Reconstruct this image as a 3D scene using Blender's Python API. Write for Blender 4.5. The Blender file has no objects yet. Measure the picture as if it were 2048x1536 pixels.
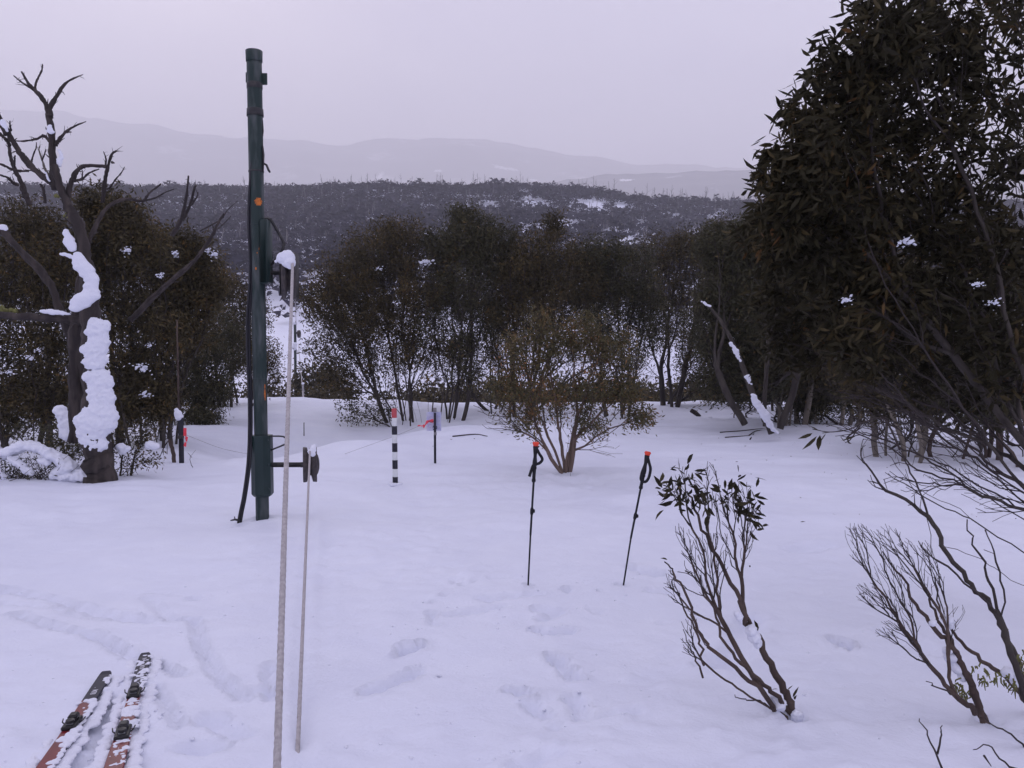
import bpy, math, random
import numpy as np
from mathutils import Vector, Matrix

# ------------------------------------------------------------------ camera, light, exposure
sc = bpy.context.scene
COL = sc.collection
FPX, CXP, CYP = 1600.0, 1024.0, 768.0
PITCH = math.radians(2.43)
CAM = np.array([0.0, 0.0, 1.65])
cam = bpy.data.cameras.new("camera"); cam.sensor_width = 36.0; cam.lens = 36.0*FPX/2048.0
cam.clip_start = 0.05; cam.clip_end = 30000
cam_o = bpy.data.objects.new("camera", cam); COL.objects.link(cam_o)
cam_o.location = CAM; cam_o.rotation_euler = (math.pi/2-PITCH, 0, 0)
sc.camera = cam_o

SUN_EL, SUN_AZ = 25.0, -22.0       # azimuth measured from +Y (ahead) towards +X, degrees
w = bpy.data.worlds.new("World"); sc.world = w; w.use_nodes = True
nt = w.node_tree; nt.nodes.clear()
out = nt.nodes.new("ShaderNodeOutputWorld"); bg = nt.nodes.new("ShaderNodeBackground")
sky = nt.nodes.new("ShaderNodeTexSky"); sky.sky_type = 'NISHITA'; sky.sun_disc = False
sky.sun_elevation = math.radians(SUN_EL); sky.sun_rotation = math.radians(SUN_AZ)
sky.air_density = 1.0; sky.dust_density = 3.0
tc = nt.nodes.new("ShaderNodeTexCoord"); mp = nt.nodes.new("ShaderNodeMapping")
mp.inputs['Scale'].default_value = (1.2, 1.2, 3.0)
nz = nt.nodes.new("ShaderNodeTexNoise"); nz.inputs['Scale'].default_value = 2.2; nz.inputs['Detail'].default_value = 5; nz.inputs['Roughness'].default_value = 0.5
cr = nt.nodes.new("ShaderNodeValToRGB")
cr.color_ramp.elements[0].position = 0.34; cr.color_ramp.elements[0].color = (0.545, 0.520, 0.690, 1)
cr.color_ramp.elements[1].position = 0.62; cr.color_ramp.elements[1].color = (0.760, 0.722, 0.860, 1)
mul = nt.nodes.new("ShaderNodeVectorMath"); mul.operation = 'SCALE'; mul.inputs['Scale'].default_value = 10.0
mx = nt.nodes.new("ShaderNodeMix"); mx.data_type = 'RGBA'; mx.inputs['Factor'].default_value = 0.93
nt.links.new(tc.outputs['Generated'], mp.inputs['Vector']); nt.links.new(mp.outputs['Vector'], nz.inputs['Vector'])
nt.links.new(nz.outputs['Fac'], cr.inputs['Fac']); nt.links.new(cr.outputs['Color'], mul.inputs[0])
nt.links.new(sky.outputs['Color'], mx.inputs['A']); nt.links.new(mul.outputs['Vector'], mx.inputs['B'])
nt.links.new(mx.outputs['Result'], bg.inputs['Color']); bg.inputs['Strength'].default_value = 0.13
nt.links.new(bg.outputs['Background'], out.inputs['Surface'])

sun = bpy.data.lights.new("sun", 'SUN'); sun.energy = 1.1; sun.angle = math.radians(14); sun.color = (1.0, 0.95, 0.93)
sun_o = bpy.data.objects.new("sun", sun); COL.objects.link(sun_o)
_e, _a = math.radians(SUN_EL), math.radians(SUN_AZ)
sdir = Vector((math.cos(_e)*math.sin(_a), math.cos(_e)*math.cos(_a), math.sin(_e)))
sun_o.rotation_euler = sdir.to_track_quat('Z', 'Y').to_euler(); sun_o.location = (0, 20, 40)
HAZE_DENSITY = 0.00036

sc.view_settings.view_transform = 'Standard'; sc.view_settings.look = 'None'
sc.view_settings.exposure = 0.0; sc.view_settings.gamma = 1.0; sc.view_settings.use_curve_mapping = False
sc.cycles.use_denoising = True
sc.cycles.max_bounces = 10; sc.cycles.diffuse_bounces = 3; sc.cycles.transmission_bounces = 3
sc.cycles.volume_bounces = 7; sc.cycles.transparent_max_bounces = 6

# ------------------------------------------------------------------ numeric helpers
RS = np.random.RandomState(7)
def ray(px, py):
    fw = np.array([0, math.cos(PITCH), -math.sin(PITCH)]); up = np.array([0, math.sin(PITCH), math.cos(PITCH)])
    return fw + (px-CXP)/FPX*np.array([1., 0, 0]) - (py-CYP)/FPX*up
def P(px, py, Y):
    d = ray(px, py); return CAM + d*(Y/d[1])

_perm = np.random.RandomState(3).permutation(1024)
_ang = np.random.RandomState(4).rand(1024)*2*np.pi
def noise2(x, y):
    xi = np.floor(x).astype(np.int64); yi = np.floor(y).astype(np.int64)
    xf, yf = x-xi, y-yi
    u = xf*xf*xf*(xf*(xf*6-15)+10); v = yf*yf*yf*(yf*(yf*6-15)+10)
    def g(ix, iy, dx, dy):
        h = _perm[(_perm[ix & 1023]+iy) & 1023]; a = _ang[h]
        return np.cos(a)*dx+np.sin(a)*dy
    n00 = g(xi, yi, xf, yf); n10 = g(xi+1, yi, xf-1, yf); n01 = g(xi, yi+1, xf, yf-1); n11 = g(xi+1, yi+1, xf-1, yf-1)
    return (n00*(1-u)+n10*u)*(1-v)+(n01*(1-u)+n11*u)*v*1.0
def fbm(x, y, o=4, g=0.5):
    s = 0; a = 1.0; f = 1.0
    for i in range(o):
        s = s+a*noise2(x*f+13.7*i, y*f-7.3*i); a *= g; f *= 2.03
    return s
def sstep(a, b, x):
    t = np.clip((x-a)/(b-a), 0, 1); return t*t*(3-2*t)

_py = [-80, -20, 0, 3, 6, 27, 30, 33, 40, 50, 62, 80, 100, 150, 250, 400, 500, 540, 620, 900]
_pz = [1.2, 0.3, 0.0, -.06, -.2, -.2, -.3, -1.2, -4, -5, -4, -1.5, 1, 10, 31, 68, 100, 103, 100, 60]
_yt = np.arange(-80, 900.1, 0.5); _zt = np.interp(_yt, _py, _pz)
_k = np.hanning(7); _k /= _k.sum(); _zs = np.convolve(np.pad(_zt, 3, mode='edge'), _k, mode='valid')
_k = np.hanning(61); _k /= _k.sum(); _zl = np.convolve(np.pad(_zt, 30, mode='edge'), _k, mode='valid')
_w = sstep(45, 90, _yt); _zs = _zs*(1-_w)+_zl*_w

FEAT = []     # (kind, pts Nx2, half-width, depth)
def Hbase(x, y):
    z = np.interp(y, _yt, _zs)
    r = x/np.maximum(y, 1.0)
    far = sstep(120, 420, y)
    z = np.where(y > 60, z*(1-far*0.115*sstep(-.02, .27, r))+far*3*fbm(x*.012, y*.012, 3)+far*2.0*sstep(-.35, -.1, r), z)
    # lip height variation, drifts and hollows on the plateau
    pl = sstep(7, 10, y)*(1-sstep(28, 34, y))
    z = z + pl*0.11*fbm(x*.22+5, y*.28, 3)+pl*.035*fbm(x*1.0, y*1.5, 3)+sstep(9, 12, y)*(1-sstep(28, 33, y))*0.06*fbm(x*.35, y*1.1+3, 2)
    z = z + 0.22*np.exp(-((y-26.0)/2.4)**2)*np.exp(-((x+7.2)/4.6)**2)
    z = z + (0.04+.16*fbm(x*.38+1.7, y*.05, 3))*np.exp(-((y-26.5)/2.2)**2)
    z = z - 0.95*np.exp(-((y-18.0)/3.0)**2)*np.exp(-((x+4.4)/1.9)**2) + .28*np.exp(-((y-14.2)/1.0)**2)*np.exp(-((x+2.9)/1.2)**2)+ .14*np.exp(-((y-13.4)/.6)**2)*np.exp(-((x+4.4)/.5)**2)
    z = z + 0.30*np.exp(-((y-16.5)/1.5)**2)*sstep(-4.6, -2.4, x)*(1-sstep(0.6, 2.4, x))
    z = z - 0.34*np.exp(-((y-19.6)/1.4)**2)*sstep(-4.0, -2.2, x)*(1-sstep(1.2, 3.2, x))
    z = z + 0.16*np.exp(-(((x+6.3)/1.6)**2+((y-9.6)/1.3)**2))
    return z
def Hfun(x, y):
    x = np.asarray(x, float); y = np.asarray(y, float)
    z = Hbase(x, y)
    near = 1-sstep(9, 16, y)
    z = z + near*(0.055*fbm(x*.55+9, y*.55, 2)+0.020*fbm(x*2.1, y*2.1+4, 2))
    rough = near*sstep(-.2, .5, fbm(x*.5+31, y*.5+2, 2)+0.35*sstep(4.6, 3.2, y))
    z = z + near*0.006*fbm(x*9+3, y*9, 3) + rough*(0.018*fbm(x*6, y*6, 3)+0.045*np.clip(fbm(x*4.3+8, y*4.3, 2), .12, 1)-.030*np.clip(fbm(x*3.1+18, y*3.1, 2), .2, 1))
    for pts, hw, dep, sharp in FEAT:
        lo = pts.min(0)-4*hw; hi = pts.max(0)+4*hw
        m = (x > lo[0]) & (x < hi[0]) & (y > lo[1]) & (y < hi[1])
        if not m.any(): continue
        xm = x[m] if x.ndim else x; ym = y[m] if y.ndim else y
        wx = xm+0.8*hw*noise2(xm*11, ym*11); wy = ym+0.8*hw*noise2(xm*11+7, ym*11+3)
        d = np.full(np.shape(wx), 1e9)
        for a, b in zip(pts[:-1], pts[1:]):
            ab = b-a; L = max((ab**2).sum(), 1e-9)
            t = np.clip(((wx-a[0])*ab[0]+(wy-a[1])*ab[1])/L, 0, 1)
            d = np.minimum(d, np.hypot(wx-a[0]-t*ab[0], wy-a[1]-t*ab[1]))
        q = d/hw
        dz = (-dep*np.exp(-q**sharp)+0.32*dep*np.exp(-((q-1.4)/.4)**2))*1.6
        if x.ndim: z[m] += dz
        else: z = z+dz
    return z
_Ys = np.concatenate([np.arange(1.5, 40, .02), np.arange(40, 600, .25)])
def G(px, py, lift=0.0):
    d = ray(px, py); t = _Ys/d[1]
    X = CAM[0]+d[0]*t; Z = CAM[2]+d[2]*t
    h = Hfun(X, _Ys); k = np.argmax(Z < h)
    if k == 0: k = len(_Ys)-1
    return np.array([X[k], _Ys[k], h[k]+lift])
def Hs(x, y): return float(Hfun(np.array([x]), np.array([y]))[0])

def feat(pxs, hw, dep, sharp=2.5):
    p = np.array([G(a, b)[:2] for a, b in pxs])
    if len(p) == 1: p = np.vstack([p, p+1e-3])
    return (p, hw, dep, sharp)
_fl = []
for pxs, hw, dep in [
    ([(0, 1180), (90, 1196), (180, 1222), (300, 1246)], .055, .035), ([(0, 1206), (110, 1216), (200, 1240)], .04, .02),
    ([(30, 1228), (120, 1258), (180, 1268), (228, 1290), (268, 1316)], .045, .035),
    ([(306, 1326), (365, 1352)], .03, .03), ([(292, 1196), (330, 1228), (345, 1243)], .04, .02),
    ([(345, 1243), (392, 1238), (400, 1290), (430, 1345), (490, 1400)], .035, .03),
    ([(310, 1375), (340, 1420), (360, 1450)], .03, .025), ([(300, 1185), (360, 1190)], .03, .015), ([(388, 1198)], .055, .03),
    ([(738, 1385), (800, 1362), (832, 1345)], .05, .04), ([(815, 1300), (838, 1292)], .05, .05), ([(795, 1312), (815, 1303)], .04, .02),
    ([(896, 1232), (950, 1220), (1000, 1214)], .045, .03), ([(965, 1200), (1080, 1188)], .045, .025),
    ([(1072, 1262), (1105, 1268), (1138, 1262)], .05, .04), ([(1108, 1312), (1130, 1335), (1150, 1358)], .05, .045),
    ([(1030, 1385), (1058, 1392)], .05, .045), ([(1060, 1405), (1092, 1436)], .04, .03), ([(1150, 1400), (1168, 1436)], .05, .03),
    ([(1200, 1430), (1270, 1422)], .04, .02), ([(1075, 1220), (1120, 1225), (1085, 1240)], .05, .025), ([(1133, 1180)], .05, .04),
    ([(1202, 1180)], .03, .02), ([(1180, 1216), (1200, 1225)], .04, .02), ([(862, 1204)], .03, .025), ([(864, 1225), (868, 1250)], .035, .025),
    ([(908, 1166), (905, 1160)], .02, .02), ([(925, 1170)], .025, .02), ([(947, 1163)], .02, .02), ([(980, 1154), (1015, 1154)], .025, .015),
    ([(888, 1192)], .03, .02), ([(1270, 1138), (1310, 1148)], .09, .05), ([(1310, 1182), (1340, 1186)], .07, .03),
    ([(1055, 1170), (1062, 1171)], .028, .04), ([(1240, 1170), (1247, 1170)], .028, .04),
    ([(1036, 1536), (1120, 1500)], .04, .02), ([(1110, 1460)], .03, .02), ([(1330, 1245)], .05, .02),
    ([(880, 1355)], .02, .015), ([(700, 1318), (690, 1322)], .02, .015), ([(668, 1250)], .02, .012), ([(1690, 1295), (1675, 1285)], .045, .07),
    ([(625, 990), (612, 1150), (605, 1300), (610, 1536)], .045, .012), ([(660, 1040), (640, 1300)], .06, .008),
    ([(540, 1330), (545, 1400)], .04, .03), ([(505, 1385), (560, 1370)], .04, .02), ([(1500, 1240), (1480, 1300), (1440, 1330)], .10, .04),
    ([(1860, 1300), (1780, 1265)], .09, .03), ([(1590, 1438)], .05, .04), ([(1975, 1442)], .05, .04), ([(524, 1038)], .12, .05),
    ([(1130, 948)], .15, .04), ([(478, 1052)], .06, .03), ([(790, 972)], .06, .03), ([(870, 928)], .06, .03),
    ([(420, 1440), (480, 1470)], .06, .03), ([(380, 1500), (440, 1500)], .05, .03), ([(215, 1400), (190, 1470), (160, 1530)], .08, .025),
    ([(1600, 1100), (1660, 1090)], .12, .03), ([(1420, 1100), (1460, 1090)], .1, .02)]:
    _fl.append((pxs, hw, dep))
_fs = [feat(a, b, c) for a, b, c in _fl]
FEAT.extend(_fs)

# ------------------------------------------------------------------ materials
def mat(name, color, rough=0.7, metal=0.0, noise=None, bump=None, attr=None, transl=0.0, spec=0.3, extra=None):
    m = bpy.data.materials.new(name); m.use_nodes = True; n = m.node_tree.nodes; l = m.node_tree.links
    b = n['Principled BSDF']; b.inputs['Base Color'].default_value = (*color, 1); b.inputs['Roughness'].default_value = rough
    b.inputs['Metallic'].default_value = metal; b.inputs['Specular IOR Level'].default_value = spec
    tcn = n.new('ShaderNodeTexCoord'); src = None
    if noise:
        sc_, col2, lo, hi = noise[:4]
        t = n.new('ShaderNodeTexNoise'); t.inputs['Scale'].default_value = sc_; t.inputs['Detail'].default_value = 6
        mpn = n.new('ShaderNodeMapping'); mpn.inputs['Scale'].default_value = noise[4] if len(noise) > 4 else (1, 1, 1)
        l.new(tcn.outputs['Object'], mpn.inputs['Vector']); l.new(mpn.outputs['Vector'], t.inputs['Vector'])
        r = n.new('ShaderNodeValToRGB'); r.color_ramp.elements[0].position = lo; r.color_ramp.elements[1].position = hi
        r.color_ramp.elements[0].color = (*color, 1); r.color_ramp.elements[1].color = (*col2, 1)
        l.new(t.outputs['Fac'], r.inputs['Fac']); src = r.outputs['Color']
    if attr:
        a = n.new('ShaderNodeAttribute'); a.attribute_name = 'tone'
        r = n.new('ShaderNodeValToRGB'); els = r.color_ramp.elements
        while len(els) < len(attr): els.new(0.5)
        for i, (p_, c_) in enumerate(attr): els[i].position = p_; els[i].color = (*c_, 1)
        l.new(a.outputs['Fac'], r.inputs['Fac']); src = r.outputs['Color']
    if src: l.new(src, b.inputs['Base Color'])
    if bump:
        last = None
        for s_, st, di in bump:
            t2 = n.new('ShaderNodeTexNoise'); t2.inputs['Scale'].default_value = s_; t2.inputs['Detail'].default_value = 4
            l.new(tcn.outputs['Object'], t2.inputs['Vector'])
            bn = n.new('ShaderNodeBump'); bn.inputs['Strength'].default_value = st; bn.inputs['Distance'].default_value = di
            l.new(t2.outputs['Fac'], bn.inputs['Height'])
            if last: l.new(last, bn.inputs['Normal'])
            last = bn.outputs['Normal']
        l.new(last, b.inputs['Normal'])
    if transl:
        tr = n.new('ShaderNodeBsdfTranslucent'); ms = n.new('ShaderNodeMixShader'); ms.inputs[0].default_value = transl
        if src: l.new(src, tr.inputs['Color'])
        else: tr.inputs['Color'].default_value = (*color, 1)
        l.new(b.outputs[0], ms.inputs[1]); l.new(tr.outputs[0], ms.inputs[2])
        l.new(ms.outputs[0], n['Material Output'].inputs['Surface'])
    if extra: extra(m, n, l, b)
    return m
M = {}
M['snow'] = mat('snow', (.70, .725, .845), .65, noise=(3.0, (.735, .76, .87), .3, .7), bump=[(45, .35, .012), (9, .25, .03), (160, .25, .004)], spec=.25)
M['snow_lump'] = mat('packed_snow', (.73, .75, .85), .65, bump=[(30, .5, .02), (110, .4, .006)], spec=.25)
M['bark'] = mat('grey_brown_bark', (.032, .026, .025), .85, noise=(9, (.07, .06, .052), .35, .75, (1, 1, .25)), bump=[(40, .6, .01)])
M['bark_pale'] = mat('pale_gum_bark', (.12, .105, .09), .8, noise=(7, (.22, .19, .16), .4, .7, (1, 1, .2)), bump=[(40, .5, .01)])
M['bark_brown'] = mat('brown_bark', (.052, .036, .032), .85, noise=(10, (.11, .080, .066), .35, .75, (1, 1, .25)), bump=[(50, .6, .008)])
M['bark_bush'] = mat('warm_brown_bark', (.11, .075, .062), .85, noise=(10, (.18, .13, .11), .35, .75, (1, 1, .25)))
M['dead_wood'] = mat('weathered_dead_wood', (.030, .024, .024), .85, noise=(6, (.085, .068, .062), .45, .8, (1.5, 1.5, .2)), bump=[(25, .8, .015)])
M['twig'] = mat('dark_twigs', (.040, .032, .032), .8)
M['twig_red'] = mat('red_brown_twigs', (.10, .055, .035), .8)
M['leaf_olive'] = mat('olive_leaves', (.06, .06, .03), .55, attr=[(0, (.026, .022, .010)), (.45, (.062, .049, .020)), (.8, (.100, .074, .027)), (1, (.15, .088, .027))], transl=.22)
M['leaf_green'] = mat('grey_green_leaves', (.06, .06, .03), .5, attr=[(0, (.026, .026, .013)), (.5, (.056, .053, .025)), (.85, (.090, .078, .033)), (1, (.14, .090, .030))], transl=.22)
M['leaf_rust'] = mat('rusty_leaves', (.06, .06, .03), .55, attr=[(0, (.050, .050, .024)), (.45, (.105, .088, .036)), (.72, (.165, .105, .042)), (1, (.26, .12, .045))], transl=.22)
M['leaf_near'] = mat('dark_leathery_leaves', (.05, .05, .03), .7, attr=[(0, (.016, .014, .008)), (.5, (.034, .030, .015)), (.85, (.064, .048, .020)), (1, (.11, .055, .02))], transl=.12, spec=.15)
M['lichen'] = mat('yellow_green_lichen', (.11, .11, .04), .9, noise=(30, (.22, .22, .08), .4, .7))
def far_leaf(name): return mat(name, (.04, .035, .035), .9, attr=[(0, (.012, .011, .025)), (.5, (.024, .022, .043)), (1, (.044, .040, .062))])  # blue-grey gum leaves; part of the haze's blue is put into this colour
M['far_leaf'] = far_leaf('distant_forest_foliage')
M['far_wood'] = mat('bleached_dead_trunks', (.20, .19, .20), .9)
M['green_paint'] = mat('dark_green_paint', (.010, .025, .026), .42, noise=(5, (.018, .034, .034), .4, .7, (1, 1, .3)), bump=[(60, .15, .002)])
M['worn_green'] = mat('weathered_green_paint', (.011, .026, .026), .5, noise=(7, (.085, .095, .10), .46, .74, (1.6, 1.6, .35)), bump=[(60, .2, .002)])
M['rust'] = mat('rusty_orange_paint', (.55, .16, .03), .8, noise=(40, (.30, .10, .03), .4, .6))
M['black_steel'] = mat('black_steel', (.022, .022, .026), .5, noise=(20, (.05, .045, .045), .45, .7))
M['grey_steel'] = mat('worn_sheave_iron', (.045, .040, .044), .6, .3, noise=(25, (.09, .075, .07), .4, .75))
M['hose'] = mat('black_rubber', (.010, .010, .016), .38)
M['rope'] = mat('greyish_rope_fibre', (.33, .31, .32), .9, noise=(50, (.48, .45, .46), .35, .7), bump=[(220, .7, .004)])
M['white_paint'] = mat('white_paint', (.66, .68, .70), .5, noise=(20, (.55, .58, .56), .5, .75))
M['black_band'] = mat('black_tape', (.018, .018, .030), .5)
M['red_paint'] = mat('faded_red_paint', (.48, .08, .09), .5, noise=(25, (.38, .07, .09), .4, .7))
M['paper'] = mat('laminated_white_paper', (.72, .72, .86), .4, noise=(14, (.62, .64, .85), .4, .6), transl=.35)
M['print'] = mat('faint_blue_print', (.36, .38, .66), .6)
M['hot_pink'] = mat('fluorescent_pink_tape', (.95, .10, .14), .5, transl=.3)
M['string'] = mat('grey_string', (.25, .24, .26), .9)
M['pole_black'] = mat('black_anodised_aluminium', (.022, .024, .028), .32, .6)
M['grip'] = mat('black_foam_grip', (.012, .012, .016), .75)
M['orange_top'] = mat('orange_red_plastic', (.75, .07, .04), .4)
M['ski_red'] = mat('red_ski_top', (.17, .014, .020), .35, noise=(12, (.11, .012, .02), .4, .7))
M['ski_dark'] = mat('dark_ski_tail', (.014, .013, .030), .5)
M['ski_print'] = mat('pale_ski_lettering', (.55, .55, .62), .5)
M['binding'] = mat('black_binding_plastic', (.014, .014, .016), .45)
M['metal'] = mat('dull_steel', (.25, .26, .28), .35, .8)

# ------------------------------------------------------------------ mesh helpers
def mesh_np(name, V, quads=None, tris=None, mat_=None, smooth=True, tone=None, mats=None, midx=None):
    me = bpy.data.meshes.new(name); V = np.asarray(V, np.float32)
    me.vertices.add(len(V)); me.vertices.foreach_set('co', V.ravel())
    ls = []; st = []; n0 = 0
    if quads is not None and len(quads):
        q = np.asarray(quads, np.int32); ls.append(q.ravel()); st.append(np.arange(len(q))*4); n0 = q.size
    if tris is not None and len(tris):
        t = np.asarray(tris, np.int32); ls.append(t.ravel()); st.append(n0+np.arange(len(t))*3)
    L = np.concatenate(ls); S = np.concatenate(st).astype(np.int32)
    me.loops.add(len(L)); me.loops.foreach_set('vertex_index', L)
    me.polygons.add(len(S)); me.polygons.foreach_set('loop_start', S)
    if midx is not None: me.polygons.foreach_set('material_index', np.asarray(midx, np.int32))
    me.update(calc_edges=True)
    me.polygons.foreach_set('use_smooth', np.full(len(S), smooth))
    if tone is not None:
        a = me.attributes.new('tone', 'FLOAT', 'POINT'); a.data.foreach_set('value', np.asarray(tone, np.float32))
    for m_ in (mats or [mat_]): me.materials.append(m_)
    me.validate(); return me
def link(name, me, parent=None):
    o = bpy.data.objects.new(name, me); COL.objects.link(o)
    if parent is not None: o.parent = parent
    return o
def obj(name, V, quads=None, tris=None, m=None, parent=None, **k):
    V = np.asarray(V, float)
    if parent is not None: V = V-np.array(parent_origin(parent))
    return link(name, mesh_np(name, V, quads, tris, m, **k), parent)
ORG = {}
def parent_origin(p):
    while p is not None:
        if p.name in ORG: return ORG[p.name]
        p = p.parent
    return (0, 0, 0)
def thing(name, loc, label, cat, group=None):
    o = bpy.data.objects.new(name, None); COL.objects.link(o); o.location = loc; o.empty_display_size = .1
    ORG[o.name] = tuple(loc); tag(o, label, cat, group); return o
def tag(o, label=None, cat=None, group=None, kind=None):
    if label: o['label'] = label
    if cat: o['category'] = cat
    if group: o['group'] = group
    if kind: o['kind'] = kind
    return o

def tube_geo(pts, rad, k=8, cap=True, jit=0.0, rs=None):
    pts = np.asarray(pts, float); n = len(pts); rad = np.broadcast_to(rad, (n,)).astype(float)
    T = np.gradient(pts, axis=0); T /= np.linalg.norm(T, axis=1)[:, None]+1e-12
    ref = np.array([0, 1., 0]) if abs(T[:, 1]).mean() < .8 else np.array([1., 0, 0])
    A = np.cross(T, ref); A /= np.linalg.norm(A, axis=1)[:, None]; B = np.cross(T, A)
    an = np.arange(k)*2*np.pi/k
    R = rad[:, None]*np.ones(k)
    if jit: R = R*(1+jit*((rs or RS).rand(n, k)-.5)*2)
    V = pts[:, None]+R[..., None]*(np.cos(an)[None, :, None]*A[:, None]+np.sin(an)[None, :, None]*B[:, None])
    V = V.reshape(-1, 3); i = np.arange(n-1)[:, None]*k; j = np.arange(k)[None]; j2 = (j+1) % k
    Q = np.stack([i+j, i+j2, i+k+j2, i+k+j], -1).reshape(-1, 4); Tt = np.zeros((0, 3), int)
    if cap:
        V = np.vstack([V, pts[0], pts[-1]]); c0, c1 = n*k, n*k+1; j = np.arange(k); j2 = (j+1) % k
        Tt = np.vstack([np.stack([np.full(k, c0), j2, j], 1), np.stack([np.full(k, c1), (n-1)*k+j, (n-1)*k+j2], 1)])
    return V, Q, Tt
class MB:
    def __init__(s): s.V = []; s.Q = []; s.T = []; s.n = 0
    def add(s, V, Q=None, T=None):
        s.V.append(np.asarray(V, float))
        if Q is not None and len(Q): s.Q.append(np.asarray(Q)+s.n)
        if T is not None and len(T): s.T.append(np.asarray(T)+s.n)
        s.n += len(V); return s
    def tube(s, pts, rad, k=8, **kw): return s.add(*tube_geo(pts, rad, k, **kw))
    def build(s, name, m, parent=None, **k):
        return obj(name, np.vstack(s.V), np.vstack(s.Q) if s.Q else None, np.vstack(s.T) if s.T else None, m, parent, **k)
def smooth_path(pts, n=8):
    pts = np.asarray(pts, float)
    if len(pts) < 3: return pts
    t = np.arange(len(pts)); tt = np.linspace(0, len(pts)-1, (len(pts)-1)*n+1)
    P_ = np.vstack([2*pts[0]-pts[1], pts, 2*pts[-1]-pts[-2]]); o = []
    for v in tt:
        i = min(int(v), len(pts)-2); u = v-i; a, b, c, d = P_[i], P_[i+1], P_[i+2], P_[i+3]
        o.append(.5*((2*b)+(-a+c)*u+(2*a-5*b+4*c-d)*u*u+(-a+3*b-3*c+d)*u**3))
    return np.array(o)
def box_geo(c, s, R=None, bev=0.0):
    c = np.asarray(c, float); s = np.asarray(s, float)/2
    b = min(bev, s.min()*.9)
    if b <= 0:
        V = np.array([[x, y, z] for x in (-1, 1) for y in (-1, 1) for z in (-1, 1)])*s
        Q = [[0, 1, 3, 2], [4, 6, 7, 5], [0, 4, 5, 1], [2, 3, 7, 6], [0, 2, 6, 4], [1, 5, 7, 3]]
        T = []
    else:
        V = []; idx = {}
        for x in (-1, 1):
            for y in (-1, 1):
                for z in (-1, 1):
                    for ax in range(3):
                        v = np.array([x, y, z])*(s-b); v[ax] = (x, y, z)[ax]*s[ax]
                        idx[(x, y, z, ax)] = len(V); V.append(v)
        V = np.array(V); Q = []; T = []
        for ax in range(3):
            o = [i for i in range(3) if i != ax]
            for sg in (-1, 1):
                f = []
                for a, b_ in ((-1, -1), (1, -1), (1, 1), (-1, 1)):
                    k = [0, 0, 0]; k[ax] = sg; k[o[0]] = a; k[o[1]] = b_; f.append(idx[(*k, ax)])
                Q.append(f)
        for ax in range(3):
            o = [i for i in range(3) if i != ax]
            for a in (-1, 1):
                for b_ in (-1, 1):
                    k1 = [0]*3; k2 = [0]*3; k1[o[0]] = k2[o[0]] = a; k1[o[1]] = k2[o[1]] = b_; k1[ax] = -1; k2[ax] = 1
                    Q.append([idx[(*k1, o[0])], idx[(*k2, o[0])], idx[(*k2, o[1])], idx[(*k1, o[1])]])
        for x in (-1, 1):
            for y in (-1, 1):
                for z in (-1, 1): T.append([idx[(x, y, z, 0)], idx[(x, y, z, 1)], idx[(x, y, z, 2)]])
    if R is not None: V = V@np.asarray(R).T
    return V+c, np.array(Q), np.array(T) if len(T) else None
def lathe_geo(prof, center, axis='x', k=28):
    an = np.arange(k)*2*np.pi/k; prof = np.asarray(prof, float); n = len(prof)
    a = prof[:, 0][:, None]*np.ones(k); r = prof[:, 1][:, None]
    c, s = r*np.cos(an), r*np.sin(an)
    V = np.stack({'x': (a, c, s), 'y': (c, a, s), 'z': (c, s, a)}[axis], -1).reshape(-1, 3)+np.asarray(center)
    i = np.arange(n-1)[:, None]*k; j = np.arange(k)[None]; j2 = (j+1) % k
    return V, np.stack([i+j, i+j2, i+k+j2, i+k+j], -1).reshape(-1, 4), None

import bmesh
_ico = {}
def ico(sub):
    if sub not in _ico:
        b = bmesh.new(); bmesh.ops.create_icosphere(b, subdivisions=sub, radius=1)
        _ico[sub] = (np.array([v.co[:] for v in b.verts]), np.array([[v.index for v in f.verts] for f in b.faces])); b.free()
    return _ico[sub]
def lump(name, balls, parent=None, voxel=0.02, m=None, disp=0.03, nsize=0.12, seed=0):
    """snow: union of overlapping balls, remeshed and roughened"""
    rs = np.random.RandomState(seed); mb = MB(); iv, it = ico(2)
    for c, r in balls:
        r = np.array(r if hasattr(r, '__len__') else (r, r, r))
        mb.add(iv*r*(1+.12*(rs.rand(len(iv), 1)-.5))+np.asarray(c), None, it)
    o = mb.build(name, m or M['snow_lump'], parent)
    r_ = o.modifiers.new('remesh', 'REMESH'); r_.mode = 'VOXEL'; r_.voxel_size = voxel; r_.use_smooth_shade = True
    tx = bpy.data.textures.get('lump%g' % nsize) or bpy.data.textures.new('lump%g' % nsize, 'CLOUDS'); tx.noise_scale = nsize; tx.noise_depth = 3
    d = o.modifiers.new('displace', 'DISPLACE'); d.texture = tx; d.strength = disp; d.mid_level = .5; d.texture_coords = 'LOCAL'
    return o

# ------------------------------------------------------------------ ground
def axis_pts(segs):
    out_ = [segs[0][0]]
    for a, b, s0, s1 in segs:
        n = max(2, int(round((b-a)/((s0+s1)/2)))); t = np.linspace(0, 1, n+1)[1:]
        out_ += list(a+(b-a)*(t*s0+(s1-s0)*t*t/2)/((s0+s1)/2))
    return np.array(out_)
ys = axis_pts([(-30, 1.8, 2, .2), (1.8, 2.3, .1, .03), (2.3, 5.5, .026, .036), (5.5, 10, .038, .07), (10, 36, .07, .16), (36, 90, .5, 1.5), (90, 700, 3, 8)])
xr = axis_pts([(0, 2.4, .030, .032), (2.4, 8, .038, .11), (8, 25, .10, .5), (25, 90, 1, 3), (90, 650, 6, 16)])
xs = np.concatenate([-xr[::-1], xr[1:]])
Xg, Yg = np.meshgrid(xs, ys); Zg = Hfun(Xg.ravel(), Yg.ravel()).reshape(Xg.shape)
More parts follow.
